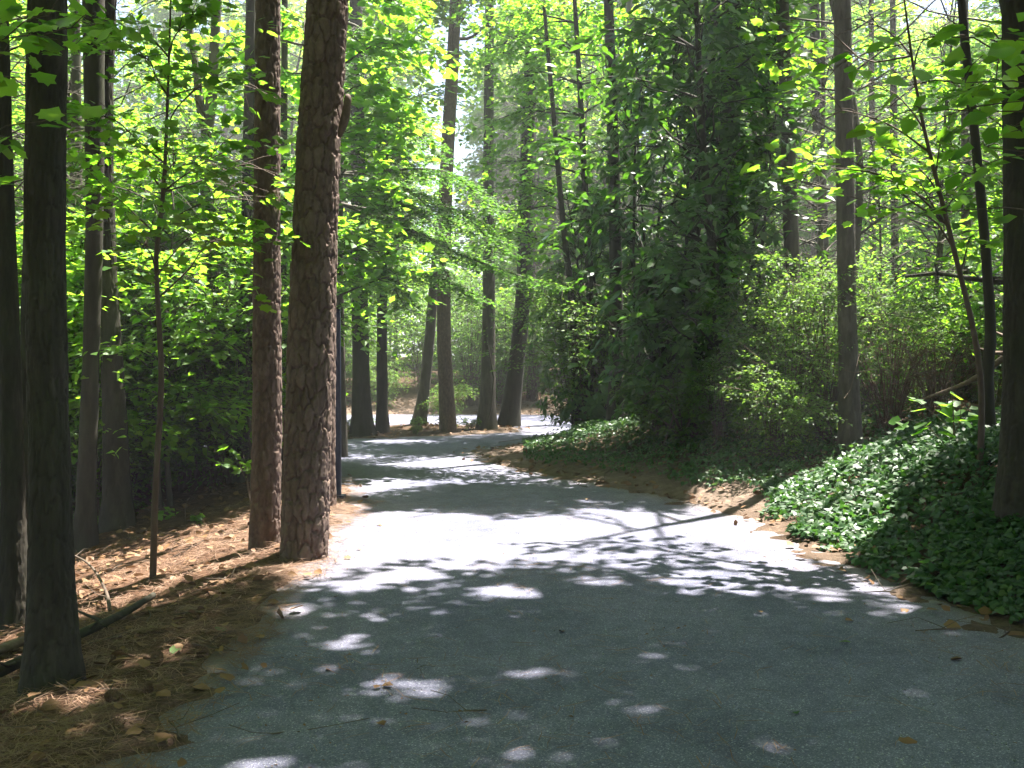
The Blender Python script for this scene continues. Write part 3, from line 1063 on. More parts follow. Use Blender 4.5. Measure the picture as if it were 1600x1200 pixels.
T.append(tree("tree", "dark straight trunk at the left end of the row on the island", [(558, 150, 22), (561, 380, 25), (564, 560, 26), (566, 688, 32)], 20.3, 19, 'dark_bark',
              crown_kw=ck(10, 18, 3.4, 12), seed=110))
T.append(tree("tree", "thin dark trunk, second from the left in the island row", [(600, 300, 13), (597, 450, 15), (597, 685, 18)], 20.9, 16, 'dark_bark',
              crown_kw=ck(9.5, 15, 2.6, 8), seed=111))
T.append(tree("tree", "slender bent grey trunk leaning right on the island", [(690, 320, 11), (680, 420, 14), (672, 520, 16), (664, 600, 17), (654, 668, 20)], 23.4, 14, 'bark',
              crown_kw=ck(9, 13, 2.4, 8), seed=112))
T.append(tree("pine_tree", "tall pinkish brown pine curving up to the bright sky gap",
              [(712, 0, 18), (706, 120, 20), (698, 260, 21), (694, 400, 21), (694, 540, 22), (701, 680, 26)], 21.2, 22, 'pine_bark', sides=16, wob=.06,
              crown_kw=ck(15, 21, 3, 10), seed=113, flare_k=.12, category="pine tree"))
T.append(tree("tree", "grey trunk with a climbing vine between the tall pine and the leaning trunk",
              [(764, 130, 15), (763, 300, 17), (764, 480, 20), (761, 675, 25)], 22.0, 19, 'bark', crown_kw=ck(10, 18, 3, 10), seed=114,
              fork=[([(757, 680, 21.8), (772, 600, 21.75), (758, 500, 21.8), (774, 400, 21.75), (768, 300, 21.8), (756, 150, 21.9)], (.022, .012))]))
T.append(tree("tree", "trunk leaning right at the right end of the island row",
              [(828, 130, 20), (822, 300, 22), (818, 450, 24), (808, 560, 25), (794, 668, 30)], 23.4, 19, 'dark_bark', crown_kw=ck(10, 18, 3, 10), seed=115))
T.append(tree("tree", "slim trunk standing just beyond the loop behind the leaning island trunk", [(832, 400, 11), (831, 550, 12), (830, 640, 13)], 31, 18, 'bark',
              crown_kw=ck(10, 17, 3, 8), seed=116))
T.append(tree("tree", "dark trunk rising through the evergreen thicket nearest the path bend", [(952, 40, 16), (957, 200, 18), (962, 400, 20), (962, 660, 24)], 17.2, 18, 'dark_bark',
              crown_kw=ck(9, 17, 3.2, 12), seed=117))
T.append(tree("tree", "pale smooth trunk glimpsed through the evergreen thicket", [(986, 120, 13), (989, 300, 15), (992, 640, 17)], 26, 17, 'pale_bark',
              crown_kw=ck(9, 16, 3, 8), seed=118))
T.append(tree("tree", "thin dark stem at the path end of the evergreen thicket", [(880, 350, 9), (894, 480, 11), (902, 660, 14)], 18.4, 12, 'dark_bark',
              crown_kw=ck(8, 11.5, 2.4, 8), seed=119))
T.append(tree("tree", "slanting ivy clad trunk in the middle of the evergreen thicket", [(1095, 250, 18), (1078, 420, 22), (1062, 560, 26), (1052, 680, 30)], 16.2, 15, 'dark_bark',
              crown_kw=ck(8, 14, 3, 10), seed=120))
T.append(tree("tree", "broad dark trunk at the right side of the evergreen thicket", [(1143, 0, 30), (1140, 250, 33), (1138, 520, 36), (1140, 690, 42)], 16.8, 18, 'dark_bark',
              crown_kw=ck(8.5, 17, 3.6, 14), seed=121))
T.append(tree("tree", "straight grey trunk left of the slim dark one above the sunlit shrubs", [(1222, 0, 20), (1232, 250, 23), (1240, 500, 26), (1243, 680, 30)], 14.6, 17, 'bark',
              crown_kw=ck(8, 16, 3.6, 14), seed=122))
T.append(tree("tree", "slim dark trunk between the two straight grey trunks on the right", [(1272, 0, 15), (1278, 200, 17), (1285, 380, 19), (1288, 650, 21)], 19.5, 16, 'dark_bark',
              crown_kw=ck(9, 15, 3.2, 12), seed=123))
T.append(tree("tree", "straight grey trunk rooted in the ivy bank beside the sunlit shrubs", [(1316, 0, 26), (1320, 250, 27), (1324, 500, 28), (1329, 690, 33)], 12.0, 12, 'bark', sides=20,
              crown_kw=ck(7.5, 11.5, 3.8, 16), seed=124, relief=(.03, .14, .010, 72, 260, 6.4)))
T.append(tree("tree", "very thin grey stem right of the trunk rooted in the ivy bank", [(1361, 0, 8), (1363, 250, 9), (1366, 620, 11)], 21, 14, 'bark', crown_kw=ck(8.5, 13, 2.6, 9), seed=125))
T.append(tree("tree", "thin straight grey trunk far behind the right bank", [(1395, 0, 9), (1397, 250, 11), (1401, 600, 13)], 20, 16, 'bark', crown_kw=ck(8.5, 15, 2.8, 10), seed=126))
T.append(tree("tree", "thin snaking trunk close to the thick trunk at the right edge",
              [(1502, 0, 12), (1516, 140, 13), (1532, 300, 14), (1543, 430, 15), (1548, 520, 17), (1543, 600, 17), (1552, 760, 20)], 9.2, 12, 'dark_bark',
              crown_kw=ck(6, 11, 3.0, 14), seed=127))
T.append(tree("tree", "grey trunk faint behind the snaking trunk", [(1506, 0, 13), (1510, 250, 15), (1508, 600, 17)], 19, 16, 'bark', crown_kw=ck(8.5, 15, 3, 10), seed=128))
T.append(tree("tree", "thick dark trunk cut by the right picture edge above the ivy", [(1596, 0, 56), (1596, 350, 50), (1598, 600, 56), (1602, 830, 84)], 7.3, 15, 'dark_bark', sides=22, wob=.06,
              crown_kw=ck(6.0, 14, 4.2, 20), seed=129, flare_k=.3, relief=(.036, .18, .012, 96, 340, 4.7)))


# unseen canopy trees added outside the picture on the sunny side to shade the path
def plain_tree(name, label, x, y, r, height, z0, radius, nlimb, group, seed, bark='bark', cull=True, **kw):
    rng = np.random.default_rng(seed)
    b = np.array([x, y, tz(x, y)])
    root = thing(name, label, "tree", b, group)
    Q = curve_pts([b - [0, 0, .15], b + [rng.normal(0, .1), rng.normal(0, .1), height * .4], b + [rng.normal(0, .3), rng.normal(0, .3), height]], 16)
    G, L = Geo(), Leaves()
    V, f = tube(Q, flare(Q, np.linspace(r, r * .25, 16)), 12, .1, seed)
    G.add(V, f)
    d = ck(z0, height * .97, radius, nlimb, **kw)
    crown(G, L, rng, Q, **d)
    link("trunk", G.mesh("trunk", M[bark], b), root)
    link("crown", bake(L, OVAL, "crown", M['canopy'], b, cull, rng), root)


for k, (x, y, r, h, z0, rad) in enumerate([(7.2, 6.0, .2, 14, 5.5, 4.2), (6.8, 9.8, .2, 15, 6.5, 4.2), (7.6, 13.5, .2, 16, 7, 4.2), (5.2, 3.2, .18, 13, 5, 4.0),
                                           (3.9, 0.8, .18, 13, 6, 3.8), (8.2, 1.5, .2, 14, 5, 4.2), (9.5, 17.5, .2, 16, 8, 4.0), (10.5, 10, .2, 15, 6, 4)]):
    plain_tree("shade_tree", "unseen leafy tree added on the right bank to shade the path, its crown above the picture", x, y, r, h, z0, rad, 24, "shade trees on the right bank", 300 + k, n=30)



# ------------------------------------------------------------------ leaves big enough in the picture to be pieces of their own
_leaf_proto = {}


def leaf_pieces(root, leafset, tpl, mat, base, name="leaf"):
    P, D, Nn, S = leafset.arrays() if isinstance(leafset, Leaves) else leafset
    key = (id(tpl), mat)
    if key not in _leaf_proto:
        _leaf_proto[key] = [mesh_from("leaf", tpl[0] * [1, 1, zz], [tpl[1]], M[mat], False, {"rnd": np.full(len(tpl[0]), r)})
                            for r, zz in ((.1, 1), (.4, 1.6), (.65, .5), (.95, 1.2))]
    D = norm(D)
    X = norm(np.cross(D, Nn))
    Z = np.cross(X, D)
    for i in range(len(P)):
        m = Matrix(((X[i, 0], D[i, 0], Z[i, 0]), (X[i, 1], D[i, 1], Z[i, 1]), (X[i, 2], D[i, 2], Z[i, 2])))
        link(name, _leaf_proto[key][i % 4], root, tuple(P[i] - base), m.to_euler(), float(S[i]))


def split_near(arr, n):
    """the n leaves that show largest, and the rest"""
    P, D, Nn, S = arr
    inview = (np.abs(P[:, 0] / np.maximum(P[:, 1], .1)) < .53) & (P[:, 1] > 1) & ((P[:, 2] - CAM_H) / np.maximum(P[:, 1], .1) < .37)
    score = np.where(inview, S / np.maximum(P[:, 1], .1), 0)
    o = np.argsort(-score)
    a, b = o[:n], o[n:]
    return (P[a], D[a], Nn[a], S[a]), (P[b], D[b], Nn[b], S[b])


def cullset(L):
    P, D, Nn, S = L.arrays() if isinstance(L, Leaves) else L
    k = ~sunlit_hole(P)
    return P[k], D[k], Nn[k], S[k]


def leafy(name, label, category, stem_pts, stem_r, boughs, tpl, mat, seed, bark='twig', pieces=0, group=None, sides=7, cull=True):
    """a stem with boughs to given world points; its largest-looking leaves are separate pieces"""
    rng = np.random.default_rng(seed)
    Q = curve_pts(stem_pts, 22)
    base = np.array([Q[0, 0], Q[0, 1], tz(Q[0, 0], Q[0, 1])])
    root = thing(name, label, category, base, group)
    G, L = Geo(), Leaves()
    V, f = tube(Q, np.interp(np.linspace(0, 1, 22), np.linspace(0, 1, len(stem_r)), stem_r), sides, .08, seed)
    G.add(V, f)
    for b in boughs:
        b = dict(b)
        e = np.asarray(b.pop('to'), float)
        z0 = b.pop('z0', e[2] - .35)
        z0 = min(max(z0, Q[0, 2] + .1), Q[-1, 2] - .02)
        k = int(np.argmin(np.abs(Q[:, 2] - z0)))
        bough(G, L, rng, Q[k], e, **b)
    link("trunk", G.mesh("trunk", M[bark], base), root)
    arr = cullset(L) if cull else L.arrays()
    if pieces:
        near, arr = split_near(arr, pieces)
        leaf_pieces(root, near, tpl, mat, base)
    if len(arr[0]):
        link("crown", bake(arr, tpl, "crown", M[mat], base, False, rng), root)
    return root


def B(px, py, Y, nspray=6, n=16, size=.11, r0=.015, length=.6, **kw):
    return dict(to=at(px, py, Y), nspray=nspray, n=n, size=size, r0=r0, length=length, sides=4, **kw)


# maple sapling on the left with the sunlit sheets of leaves
g0 = on_ground(238, 905)
st = [g0 - [0, 0, .1], at(243, 760, g0[1]), at(252, 600, g0[1]), at(248, 500, g0[1]), at(244, 400, g0[1]), at(255, 300, g0[1]), at(262, 150, g0[1]), at(268, -40, g0[1])]
YL = g0[1]
leafy("maple_sapling", "thin wavy maple sapling on the left verge with sunlit sheets of leaves", "sapling", st, [.028, .024, .022, .02, .018, .012, .006],
      [B(330, 360, YL - .2, 9, 17, .088, .008), B(385, 385, YL, 7, 16, .088, .008), B(230, 365, YL - .3, 6, 15, .088, .008), B(345, 240, YL + .1, 10, 18, .088, .008), B(270, 235, YL - .2, 8, 18, .088, .008), B(170, 300, YL, 7, 16, .088, .008),
       B(390, 255, YL + .4, 8, 18, .088, .008), B(160, 180, YL, 8, 18, .088, .008), B(330, 120, YL, 9, 19, .088, .008), B(220, 90, YL, 9, 19, .088, .008), B(300, 20, YL, 8, 19, .088, .008), B(390, 130, YL + .5, 8, 18, .088, .008),
       B(150, 30, YL, 7, 18, .088, .008), B(340, 310, YL + .3, 7, 17, .088, .008), B(200, 240, YL + .4, 7, 17, .088, .008)],
      MAPLE, 'maple', 501, pieces=260)

# maple behind the thick pine hanging bright leaves over the path
st = [np.array([-2.75, 13.6, tz(-2.75, 13.6) - .1]), at(488, 400, 13.6), at(492, 100, 13.6), at(505, -150, 13.6), at(520, -450, 13.6)]
YM = 13.5
leafy("maple_tree", "maple hidden behind the thick pine, bright yellow green leaves hanging over the path", "tree", st, [.09, .08, .06, .04, .015],
      [B(560 + dx, py, YM + dy, ns, 20, .135, .02, .8) for dx, py, dy, ns in
       [(0, 370, 0, 9), (40, 395, .2, 8), (60, 430, 0, 6), (0, 300, .3, 7), (-10, 210, 0, 8), (30, 240, .4, 7), (20, 140, 0, 9), (60, 190, .3, 8), (60, 70, 0, 10),
        (0, 60, .3, 9), (40, 0, 0, 10), (-110, 120, .6, 8), (-105, 250, .6, 8), (-110, 380, .6, 8), (-105, 30, .6, 8), (-180, 300, 1, 8),
        (-190, 170, 1, 8), (-200, 60, 1, 8), (0, -60, .3, 9)]],
      MAPLE, 'maple', 502, 'bark', cull=False)

st = [np.array([1.45, 19.0, tz(1.45, 19.0) - .1]), at(922, 480, 18.8), at(912, 250, 18.6), at(898, 0, 18.4), at(880, -250, 18.2)]
leafy("hornbeam_tree", "leafy tree at the path bend spreading small leaves over the far path", "tree", st, [.09, .08, .06, .04, .015],
      [B(px, py, Y, 10, 28, .13, .02, 1.0) for px, py, Y in
       [(830, 60, 19.6), (780, 30, 19.4), (860, 140, 19.8), (800, 130, 19.6), (785, 90, 19.4), (880, 220, 19.8), (830, 230, 19.6), (900, 60, 19.6), (940, 140, 19.5), (930, 20, 19.2), (860, 300, 19.8), (800, 290, 19.6),
        (920, 300, 19.4), (820, -40, 19.5), (880, -30, 19.6), (850, 380, 19.8), (1000, 60, 19.4), (980, 180, 19.6), (770, 190, 19.5), (950, 400, 19.2), (840, 180, 18.9), (790, 70, 18.9), (870, 90, 19),
        (765, 260, 19.8), (790, 370, 19.9), (835, 440, 20), (880, 460, 19.6), (770, 330, 20), (810, 20, 20.4), (850, 10, 20.4)]],
      WIDE, 'maple', 511, 'dark_bark', cull=False)

# near branches reaching in from the right
st = [np.array([3.55, 5.0, tz(3.55, 5.0) - .1]), np.array([3.5, 5.0, 1.6]), np.array([3.25, 4.9, 2.8]), np.array([3.0, 4.8, 3.8])]
leafy("maple_sapling", "sapling beyond the right edge whose large shaded leaves hang into the upper right corner", "sapling", st, [.03, .026, .02, .01],
      [B(1500, 130, 4.7, 5, 7, .12, .008, .4), B(1440, 170, 4.8, 4, 6, .12, .008, .35), B(1540, 230, 4.5, 4, 6, .12, .008, .35), B(1490, 330, 4.6, 3, 6, .11, .008, .3), B(1575, 160, 4.4, 4, 6, .12, .008, .35),
       B(1560, 60, 4.6, 4, 7, .12, .008, .4), B(1330, 90, 5.2, 4, 7, .11, .008, .4)],
      BROAD, 'maple', 503, pieces=150)
st = [np.array([3.95, 8.4, tz(3.95, 8.4) - .1]), np.array([3.9, 8.3, 1.5]), np.array([3.6, 8.2, 2.6]), np.array([3.3, 8.1, 3.6]), np.array([3.1, 8.0, 4.6])]
leafy("maple_sapling", "slim maple on the ivy bank with a bright spray across the straight grey trunk", "sapling", st, [.03, .026, .02, .014, .006],
      [B(1250, 270, 8, 4, 9, .11, .01, .45), B(1310, 262, 8, 5, 10, .11, .01, .5), B(1400, 245, 8.1, 6, 11, .11, .01, .5), B(1440, 290, 8.2, 5, 11, .11, .01, .5), B(1340, 310, 8.2, 4, 10, .11, .01, .45),
       B(1380, 140, 8.4, 6, 12, .11, .01, .5), B(1480, 200, 8.2, 6, 12, .11, .01, .5), B(1300, 170, 8.4, 5, 11, .11, .01, .5), B(1450, 60, 8.3, 6, 13, .11, .01, .5),
       B(1340, 40, 8.5, 6, 13, .11, .01, .5), B(1240, 60, 9, 5, 12, .11, .01, .5), B(1530, 380, 8.6, 4, 10, .11, .01, .4)],
      MAPLE, 'maple', 504, pieces=220)
# leaves hanging in front of the near left trunk
st = [np.array([-2.85, 4.7, tz(-2.85, 4.7) - .1]), np.array([-2.9, 4.75, 1.5]), np.array([-2.75, 4.75, 2.6]), np.array([-2.6, 4.7, 3.6])]
leafy("maple_sapling", "sapling left of the picture edge with few leaves across the closest dark trunk", "sapling", st, [.024, .02, .015, .008],
      [B(75, 25, 4.7, 4, 6, .12, .007, .35), B(65, 190, 4.7, 2, 5, .11, .007, .25), B(15, 215, 4.6, 2, 5, .11, .007, .25), B(140, 40, 4.9, 3, 6, .11, .007, .35), B(10, 60, 4.6, 3, 6, .12, .007, .3)],
      MAPLE, 'maple', 505, pieces=70)
# small seedlings
g1 = on_ground(392, 800)
leafy("maple_seedling", "small bright seedling beside the foot of the reddish pine", "seedling", [g1 - [0, 0, .03], g1 + [-.03, 0, .3], g1 + [-.08, 0, .62]], [.008, .006, .003],
      [B(372, 722, g1[1], 3, 5, .10, .004, .2), B(335, 706, g1[1], 3, 5, .10, .004, .2), B(388, 735, g1[1] - .1, 2, 4, .09, .004, .15)], MAPLE, 'maple', 506, pieces=60)
g1 = on_ground(290, 820)
leafy("maple_seedling", "low dim seedling in the straw right of the wavy sapling", "seedling", [g1 - [0, 0, .03], g1 + [0, 0, .15], g1 + [.02, 0, .3]], [.006, .005, .003],
      [B(270, 800, g1[1], 3, 5, .09, .004, .2), B(300, 806, g1[1], 2, 5, .09, .004, .15)], MAPLE, 'maple', 507, pieces=40)
g1 = on_ground(1490, 740)
leafy("chestnut_seedling", "broad leaved seedling lifting pale green leaves out of the ivy bank", "seedling", [g1 - [0, 0, .03], g1 + [0, 0, .3], g1 + [-.02, 0, .75]], [.01, .008, .004],
      [B(1450, 640, g1[1], 3, 4, .17, .005, .25), B(1500, 655, g1[1], 3, 4, .16, .005, .25), B(1420, 655, g1[1], 2, 3, .16, .005, .2), B(1530, 690, g1[1], 2, 4, .14, .005, .2)], BROAD, 'maple', 508, pieces=60)


# ------------------------------------------------------------------ feathery conifer over the path
def conifer(name, label, stem_pts, stem_r, boughs, seed):
    rng = np.random.default_rng(seed)
    Q = curve_pts(stem_pts, 22)
    base = np.array([Q[0, 0], Q[0, 1], tz(Q[0, 0], Q[0, 1])])
    root = thing(name, label, "tree", base)
    G, L = Geo(), Leaves()
    V, f = tube(Q, np.interp(np.linspace(0, 1, 22), np.linspace(0, 1, len(stem_r)), stem_r), 10, .08, seed)
    G.add(V, f)
    for e, ntw in boughs:
        k = int(np.argmin(np.abs(Q[:, 2] - (e[2] + .9))))
        pts = limb_pts(Q[k], e, rng, .10, 12)
        V, f = tube(pts, np.linspace(.03, .006, 12), 5)
        G.add(V, f)
        ax = norm(e - Q[k])
        side = norm(np.cross(ax, [0, 0, 1.0]))
        for j in range(ntw):
            t = .2 + .8 * (j + rng.random()) / ntw
            i = min(int(t * 11), 10)
            o = pts[i] + (pts[i + 1] - pts[i]) * (t * 11 - i)
            s = 1 if j % 2 else -1
            ln = (.85 - .45 * t) * (.7 + .5 * rng.random())
            d = norm(side * s + ax * .8 + rng.normal(0, .12, 3) + [0, 0, -.15])
            V, f = tube([o, o + d * ln * .5, o + d * ln + [0, 0, -.12 * ln]], [.006, .004, .002], 3, cap=False)
            G.add(V, f)
            n = int(70 * ln) + 20
            tt = rng.random(n)
            sub = norm(np.cross(d, [0, 0, 1.0]))
            sg = rng.choice([-1, 1], n)
            off = (rng.random(n) ** .7) * .28 * ln * (1 - .5 * tt)
            P = o + d * (tt * ln)[:, None] + sub * (sg * off)[:, None] + rng.normal(0, .012, (n, 3))
            P[:, 2] -= .12 * ln * tt ** 2 + off * .25
            D = d * .8 + sub * (sg * 1.0)[:, None] + rng.normal(0, .2, (n, 3))
            L.add(P, D, np.array([0, 0, 1.0]) + rng.normal(0, .3, (n, 3)), .075 * (.6 + .6 * rng.random(n)))
    link("trunk", G.mesh("trunk", M['bark'], base), root)
    link("crown", bake(L, SMALL, "crown", M['conifer'], base, False, rng), root)


st = [np.array([-2.75, 16.2, tz(-2.75, 16.2) - .1]), at(531, 450, 16.2), at(532, 200, 16.2), at(536, -60, 16.2), at(540, -400, 16.2)]
conifer("conifer_tree", "feathery conifer behind the pines, long boughs sweeping down across the path", st, [.075, .065, .055, .04, .01],
        [(at(x, y, Y), n) for x, y, Y, n in [(855, 445, 13.9, 70), (790, 400, 14.1, 60), (700, 360, 14.3, 54), (640, 330, 14.6, 46), (770, 330, 14.6, 54), (690, 250, 14.6, 50), (620, 250, 15, 44),
                                              (650, 180, 15, 40), (600, 440, 15, 36), (640, 490, 15.2, 34), (740, 470, 14.8, 44), (580, 120, 15.3, 36), (450, 300, 15.5, 30), (460, 420, 15.5, 30), (700, 430, 16.5, 44)]], 520)


# ------------------------------------------------------------------ evergreen thicket with long glossy leaves
def evergreen(name, label, cx, cy_, height, rx, ry, nwh, seed, zlow=.4):
    rng = np.random.default_rng(seed)
    base = np.array([cx, cy_, tz(cx, cy_)])
    root = thing(name, label, "evergreen shrub", base)
    G, L = Geo(), Leaves()
    ns = 4
    tips = []
    for i in range(ns):
        az = i / ns * 6.28 + rng.normal(0, .3)
        h = height * (.7 + .3 * rng.random())
        p = curve_pts([base + [math.cos(az) * .25, math.sin(az) * .25, -.1], base + [math.cos(az) * rx * .3, math.sin(az) * ry * .3, h * .4],
                       base + [math.cos(az) * rx * .55 + rng.normal(0, .2), math.sin(az) * ry * .5, h]], 14)
        V, f = tube(p, np.linspace(.05, .01, 14), 6, .1, seed + i)
        G.add(V, f)
        tips.append(p)
    z = zlow + (height - zlow) * rng.random(nwh)
    az = rng.random(nwh) * 6.28
    rr = (.35 + .65 * rng.random(nwh) ** .5) * np.clip(1.15 - .65 * (z / height) ** 2, .2, 1) * (.75 + .5 * vnoise(np.cos(az) * 2, np.sin(az) * 2, z * 1.1, seed))
    C = base + np.c_[np.cos(az) * rr * rx, np.sin(az) * rr * ry, z]
    out = norm(np.c_[np.cos(az) * .8, np.sin(az) * .8, .55 + rng.normal(0, .3, nwh)])
    for i in range(0, nwh, 2):
        p = tips[int(az[i] / 6.2832 * ns) % ns]
        k = int(np.argmin(np.abs(p[:, 2] - C[i, 2] + .35)))
        V, f = tube([p[k], (p[k] + C[i]) / 2 + [0, 0, .05], C[i]], [.012, .008, .004], 3, cap=False)
        G.add(V, f)
    m = 9
    a = norm(np.cross(out, rng.normal(0, 1, (nwh, 3))))
    b = np.cross(out, a)
    ph = (np.arange(m) / m * 6.2832)[None] + rng.random((nwh, 1)) * 6
    D = a[:, None] * np.cos(ph)[..., None] + b[:, None] * np.sin(ph)[..., None] + out[:, None] * .35 + rng.normal(0, .15, (nwh, m, 3))
    D[..., 2] -= .45
    P = np.repeat(C[:, None], m, 1) + rng.normal(0, .015, (nwh, m, 3)) - out[:, None] * (rng.random((nwh, m)) * .06)[..., None]
    L.add(P, D, np.repeat(out[:, None], m, 1) + rng.normal(0, .25, (nwh, m, 3)) + [0, 0, .4], .185 * (.7 + .5 * rng.random((nwh, m))))
    link("trunk", G.mesh("trunk", M['dark_bark'], base), root)
    link("crown", bake(L, LANCE, "crown", M['rhodo'], base, True, rng), root)


evergreen("evergreen_shrub", "glossy evergreen at the path bend, leftmost of the dark thicket", 1.75, 18.6, 4.6, 1.2, 1.2, 520, 601, .2)
evergreen("evergreen_shrub", "tall glossy evergreen in the middle of the dark thicket", 2.35, 15.9, 6.6, 1.4, 1.2, 400, 602, .7)
evergreen("evergreen_shrub", "dark drooping evergreen in front of the broad trunk in the thicket", 3.35, 15.2, 6.2, 1.3, 1.1, 340, 603, 1.0)
evergreen("evergreen_shrub", "low evergreen filling the foot of the dark thicket", 2.6, 14.9, 2.6, 1.2, .8, 260, 604, .3)


st = [np.array([3.05, 14.4, tz(3.05, 14.4) - .1]), at(1118, 450, 14.3), at(1100, 250, 14.2), at(1090, 50, 14.1), at(1080, -150, 14)]
leafy("magnolia_tree", "magnolia with large dark hanging leaves over the middle of the thicket", "tree", st, [.08, .07, .055, .04, .015],
      [B(px, py, Y, 5, 14, .2, .02, .9, spread=.5, droop=.45, tilt=.6, vr=.5) for px, py, Y in
       [(1040, 60, 13.6), (1100, 30, 13.4), (1160, 70, 13.6), (1000, 130, 13.8), (1060, 150, 13.3), (1130, 160, 13.2), (1190, 150, 13.8), (1020, 220, 13.6), (1080, 240, 13.2), (1150, 240, 13.3), (1000, 290, 13.8),
        (1050, 320, 13.3), (1110, 330, 13.2), (1170, 320, 13.6), (1030, 400, 13.5), (1090, 410, 13.2), (1150, 400, 13.5), (960, 200, 14.2), (950, 330, 14.2), (1120, -40, 13.5), (1040, -30, 13.6), (1180, 0, 13.8),
        (980, 30, 14), (970, 420, 14), (1070, 490, 13.6), (1000, 500, 13.8), (900, 130, 15), (915, 240, 15), (890, 350, 15.4), (1225, 90, 14), (1235, 210, 14), (1215, 330, 13.8), (930, 60, 15), (1205, 420, 13.6)]],
      LANCE, 'rhodo', 512, 'dark_bark', cull=False)


# ------------------------------------------------------------------ shrubs, understorey and background trees (shared meshes)
def shrub_variant(seed, height, radius, nst, nleaf, size, droop=.5):
    rng = np.random.default_rng(seed)
    G, L = Geo(), Leaves()
    for i in range(nst):
        az = i * 2.4 + rng.normal(0, .5)
        rr = radius * (.3 + .8 * rng.random())
        h = height * (.55 + .5 * rng.random())
        p = curve_pts([[rng.normal(0, .08), rng.normal(0, .08), -.08], [math.cos(az) * rr * .35, math.sin(az) * rr * .35, h * .65],
                       [math.cos(az) * rr * .8, math.sin(az) * rr * .8, h], [math.cos(az) * rr * 1.25, math.sin(az) * rr * 1.25, h * (1 - droop * .4)]], 12)
        V, f = tube(p, np.linspace(.010, .003, 12), 4)
        G.add(V, f)
        k = 10
        o = p[rng.integers(1, 12, k)]
        d = np.c_[np.cos(az + rng.normal(0, 1.2, k)), np.sin(az + rng.normal(0, 1.2, k)), rng.normal(.15, .4, k)]
        ln = .45 * (.5 + rng.random(k)) * min(1.4, height / 2)
        spray(L, rng, o, d, ln, nleaf, size, .3, .3, .5)
        for q_ in range(k):
            V, f = tube([o[q_], o[q_] + norm(d[q_]) * ln[q_]], [.004, .002], 3, cap=False)
            G.add(V, f)
    return G, L


def sapling_variant(seed, height, z0, radius, nlimb, nspray, n, size, r):
    rng = np.random.default_rng(seed)
    G, L = Geo(), Leaves()
    Q = curve_pts([[0, 0, -.1], [rng.normal(0, .12), rng.normal(0, .12), height * .35], [rng.normal(0, .3), rng.normal(0, .3), height * .7], [rng.normal(0, .4), rng.normal(0, .4), height]], 16)
    V, f = tube(Q, flare(Q, np.linspace(r, r * .15, 16), .3), 8, .1, seed)
    G.add(V, f)
    crown(G, L, rng, Q, z0, height * .98, radius, nlimb, nspray, .8 if height < 12 else 1.3, n, size, r0=.02 if height < 12 else .035, rise=.25, sides=4, spread=.5)
    return G, L


class Kind:
    def __init__(self, G, L, tpl, bark, leaf, seed, cull=True, lim=.06):
        self.cull, self.lim = cull, lim
        self.G, self.arr, self.tpl, self.bark, self.leaf = G, L.arrays(), tpl, bark, leaf
        self.rng = np.random.default_rng(seed)
        self.tm = G.mesh("trunk", M[bark])
        self.cm = bake(self.arr, tpl, "crown", M[leaf], (0, 0, 0), False, self.rng)

    def place(self, name, label, cat, x, y, rz, s, group):
        b = np.array([x, y, tz(x, y)])
        root = thing(name, label, cat, b, group, (0, 0, rz), s)
        c, sn = math.cos(rz), math.sin(rz)
        Rm = np.array([[c, -sn, 0], [sn, c, 0], [0, 0, 1]])
        hole = sunlit_hole(self.arr[0] @ Rm.T * s + b) if self.cull else np.zeros(1, bool)
        cm = self.cm
        if hole.sum() > self.lim * len(self.arr[0]):
            k = ~hole
            cm = bake(tuple(a[k] for a in self.arr), self.tpl, "crown", M[self.leaf], (0, 0, 0), False, self.rng)
        link("trunk", self.tm, root)
        link("crown", cm, root)
        return root


SHR = [Kind(*shrub_variant(700 + k, h, r, nst, nl, sz), OVAL, 'twig', 'shrub', k, False) for k, (h, r, nst, nl, sz) in
       enumerate([(2.4, 1.0, 26, 26, .07), (1.7, .9, 24, 24, .065), (2.9, 1.1, 28, 26, .075), (.55, .5, 14, 12, .07)])]
SAP = [Kind(*sapling_variant(720 + k, h, z0, rad, nl, ns, n, sz, r), WIDE, 'bark', 'maple', k) for k, (h, z0, rad, nl, ns, n, sz, r) in
       enumerate([(7, 1.3, 2.0, 40, 8, 20, .125, .05), (9, 2.2, 2.4, 44, 8, 20, .13, .06), (5, .8, 1.7, 32, 8, 20, .12, .035), (10, 3.0, 2.3, 46, 8, 20, .14, .07)])]
BIG = [Kind(*sapling_variant(740 + k, h, z0, rad, nl, ns, n, sz, r), WIDE, 'bark', 'far', k, True, .4) for k, (h, z0, rad, nl, ns, n, sz, r) in
       enumerate([(19, 3.5, 3.9, 56, 11, 30, .25, .17), (22, 4.5, 4.1, 60, 11, 30, .26, .2), (16, 2.5, 3.7, 52, 11, 30, .24, .14)])]

rr = random.Random(5)
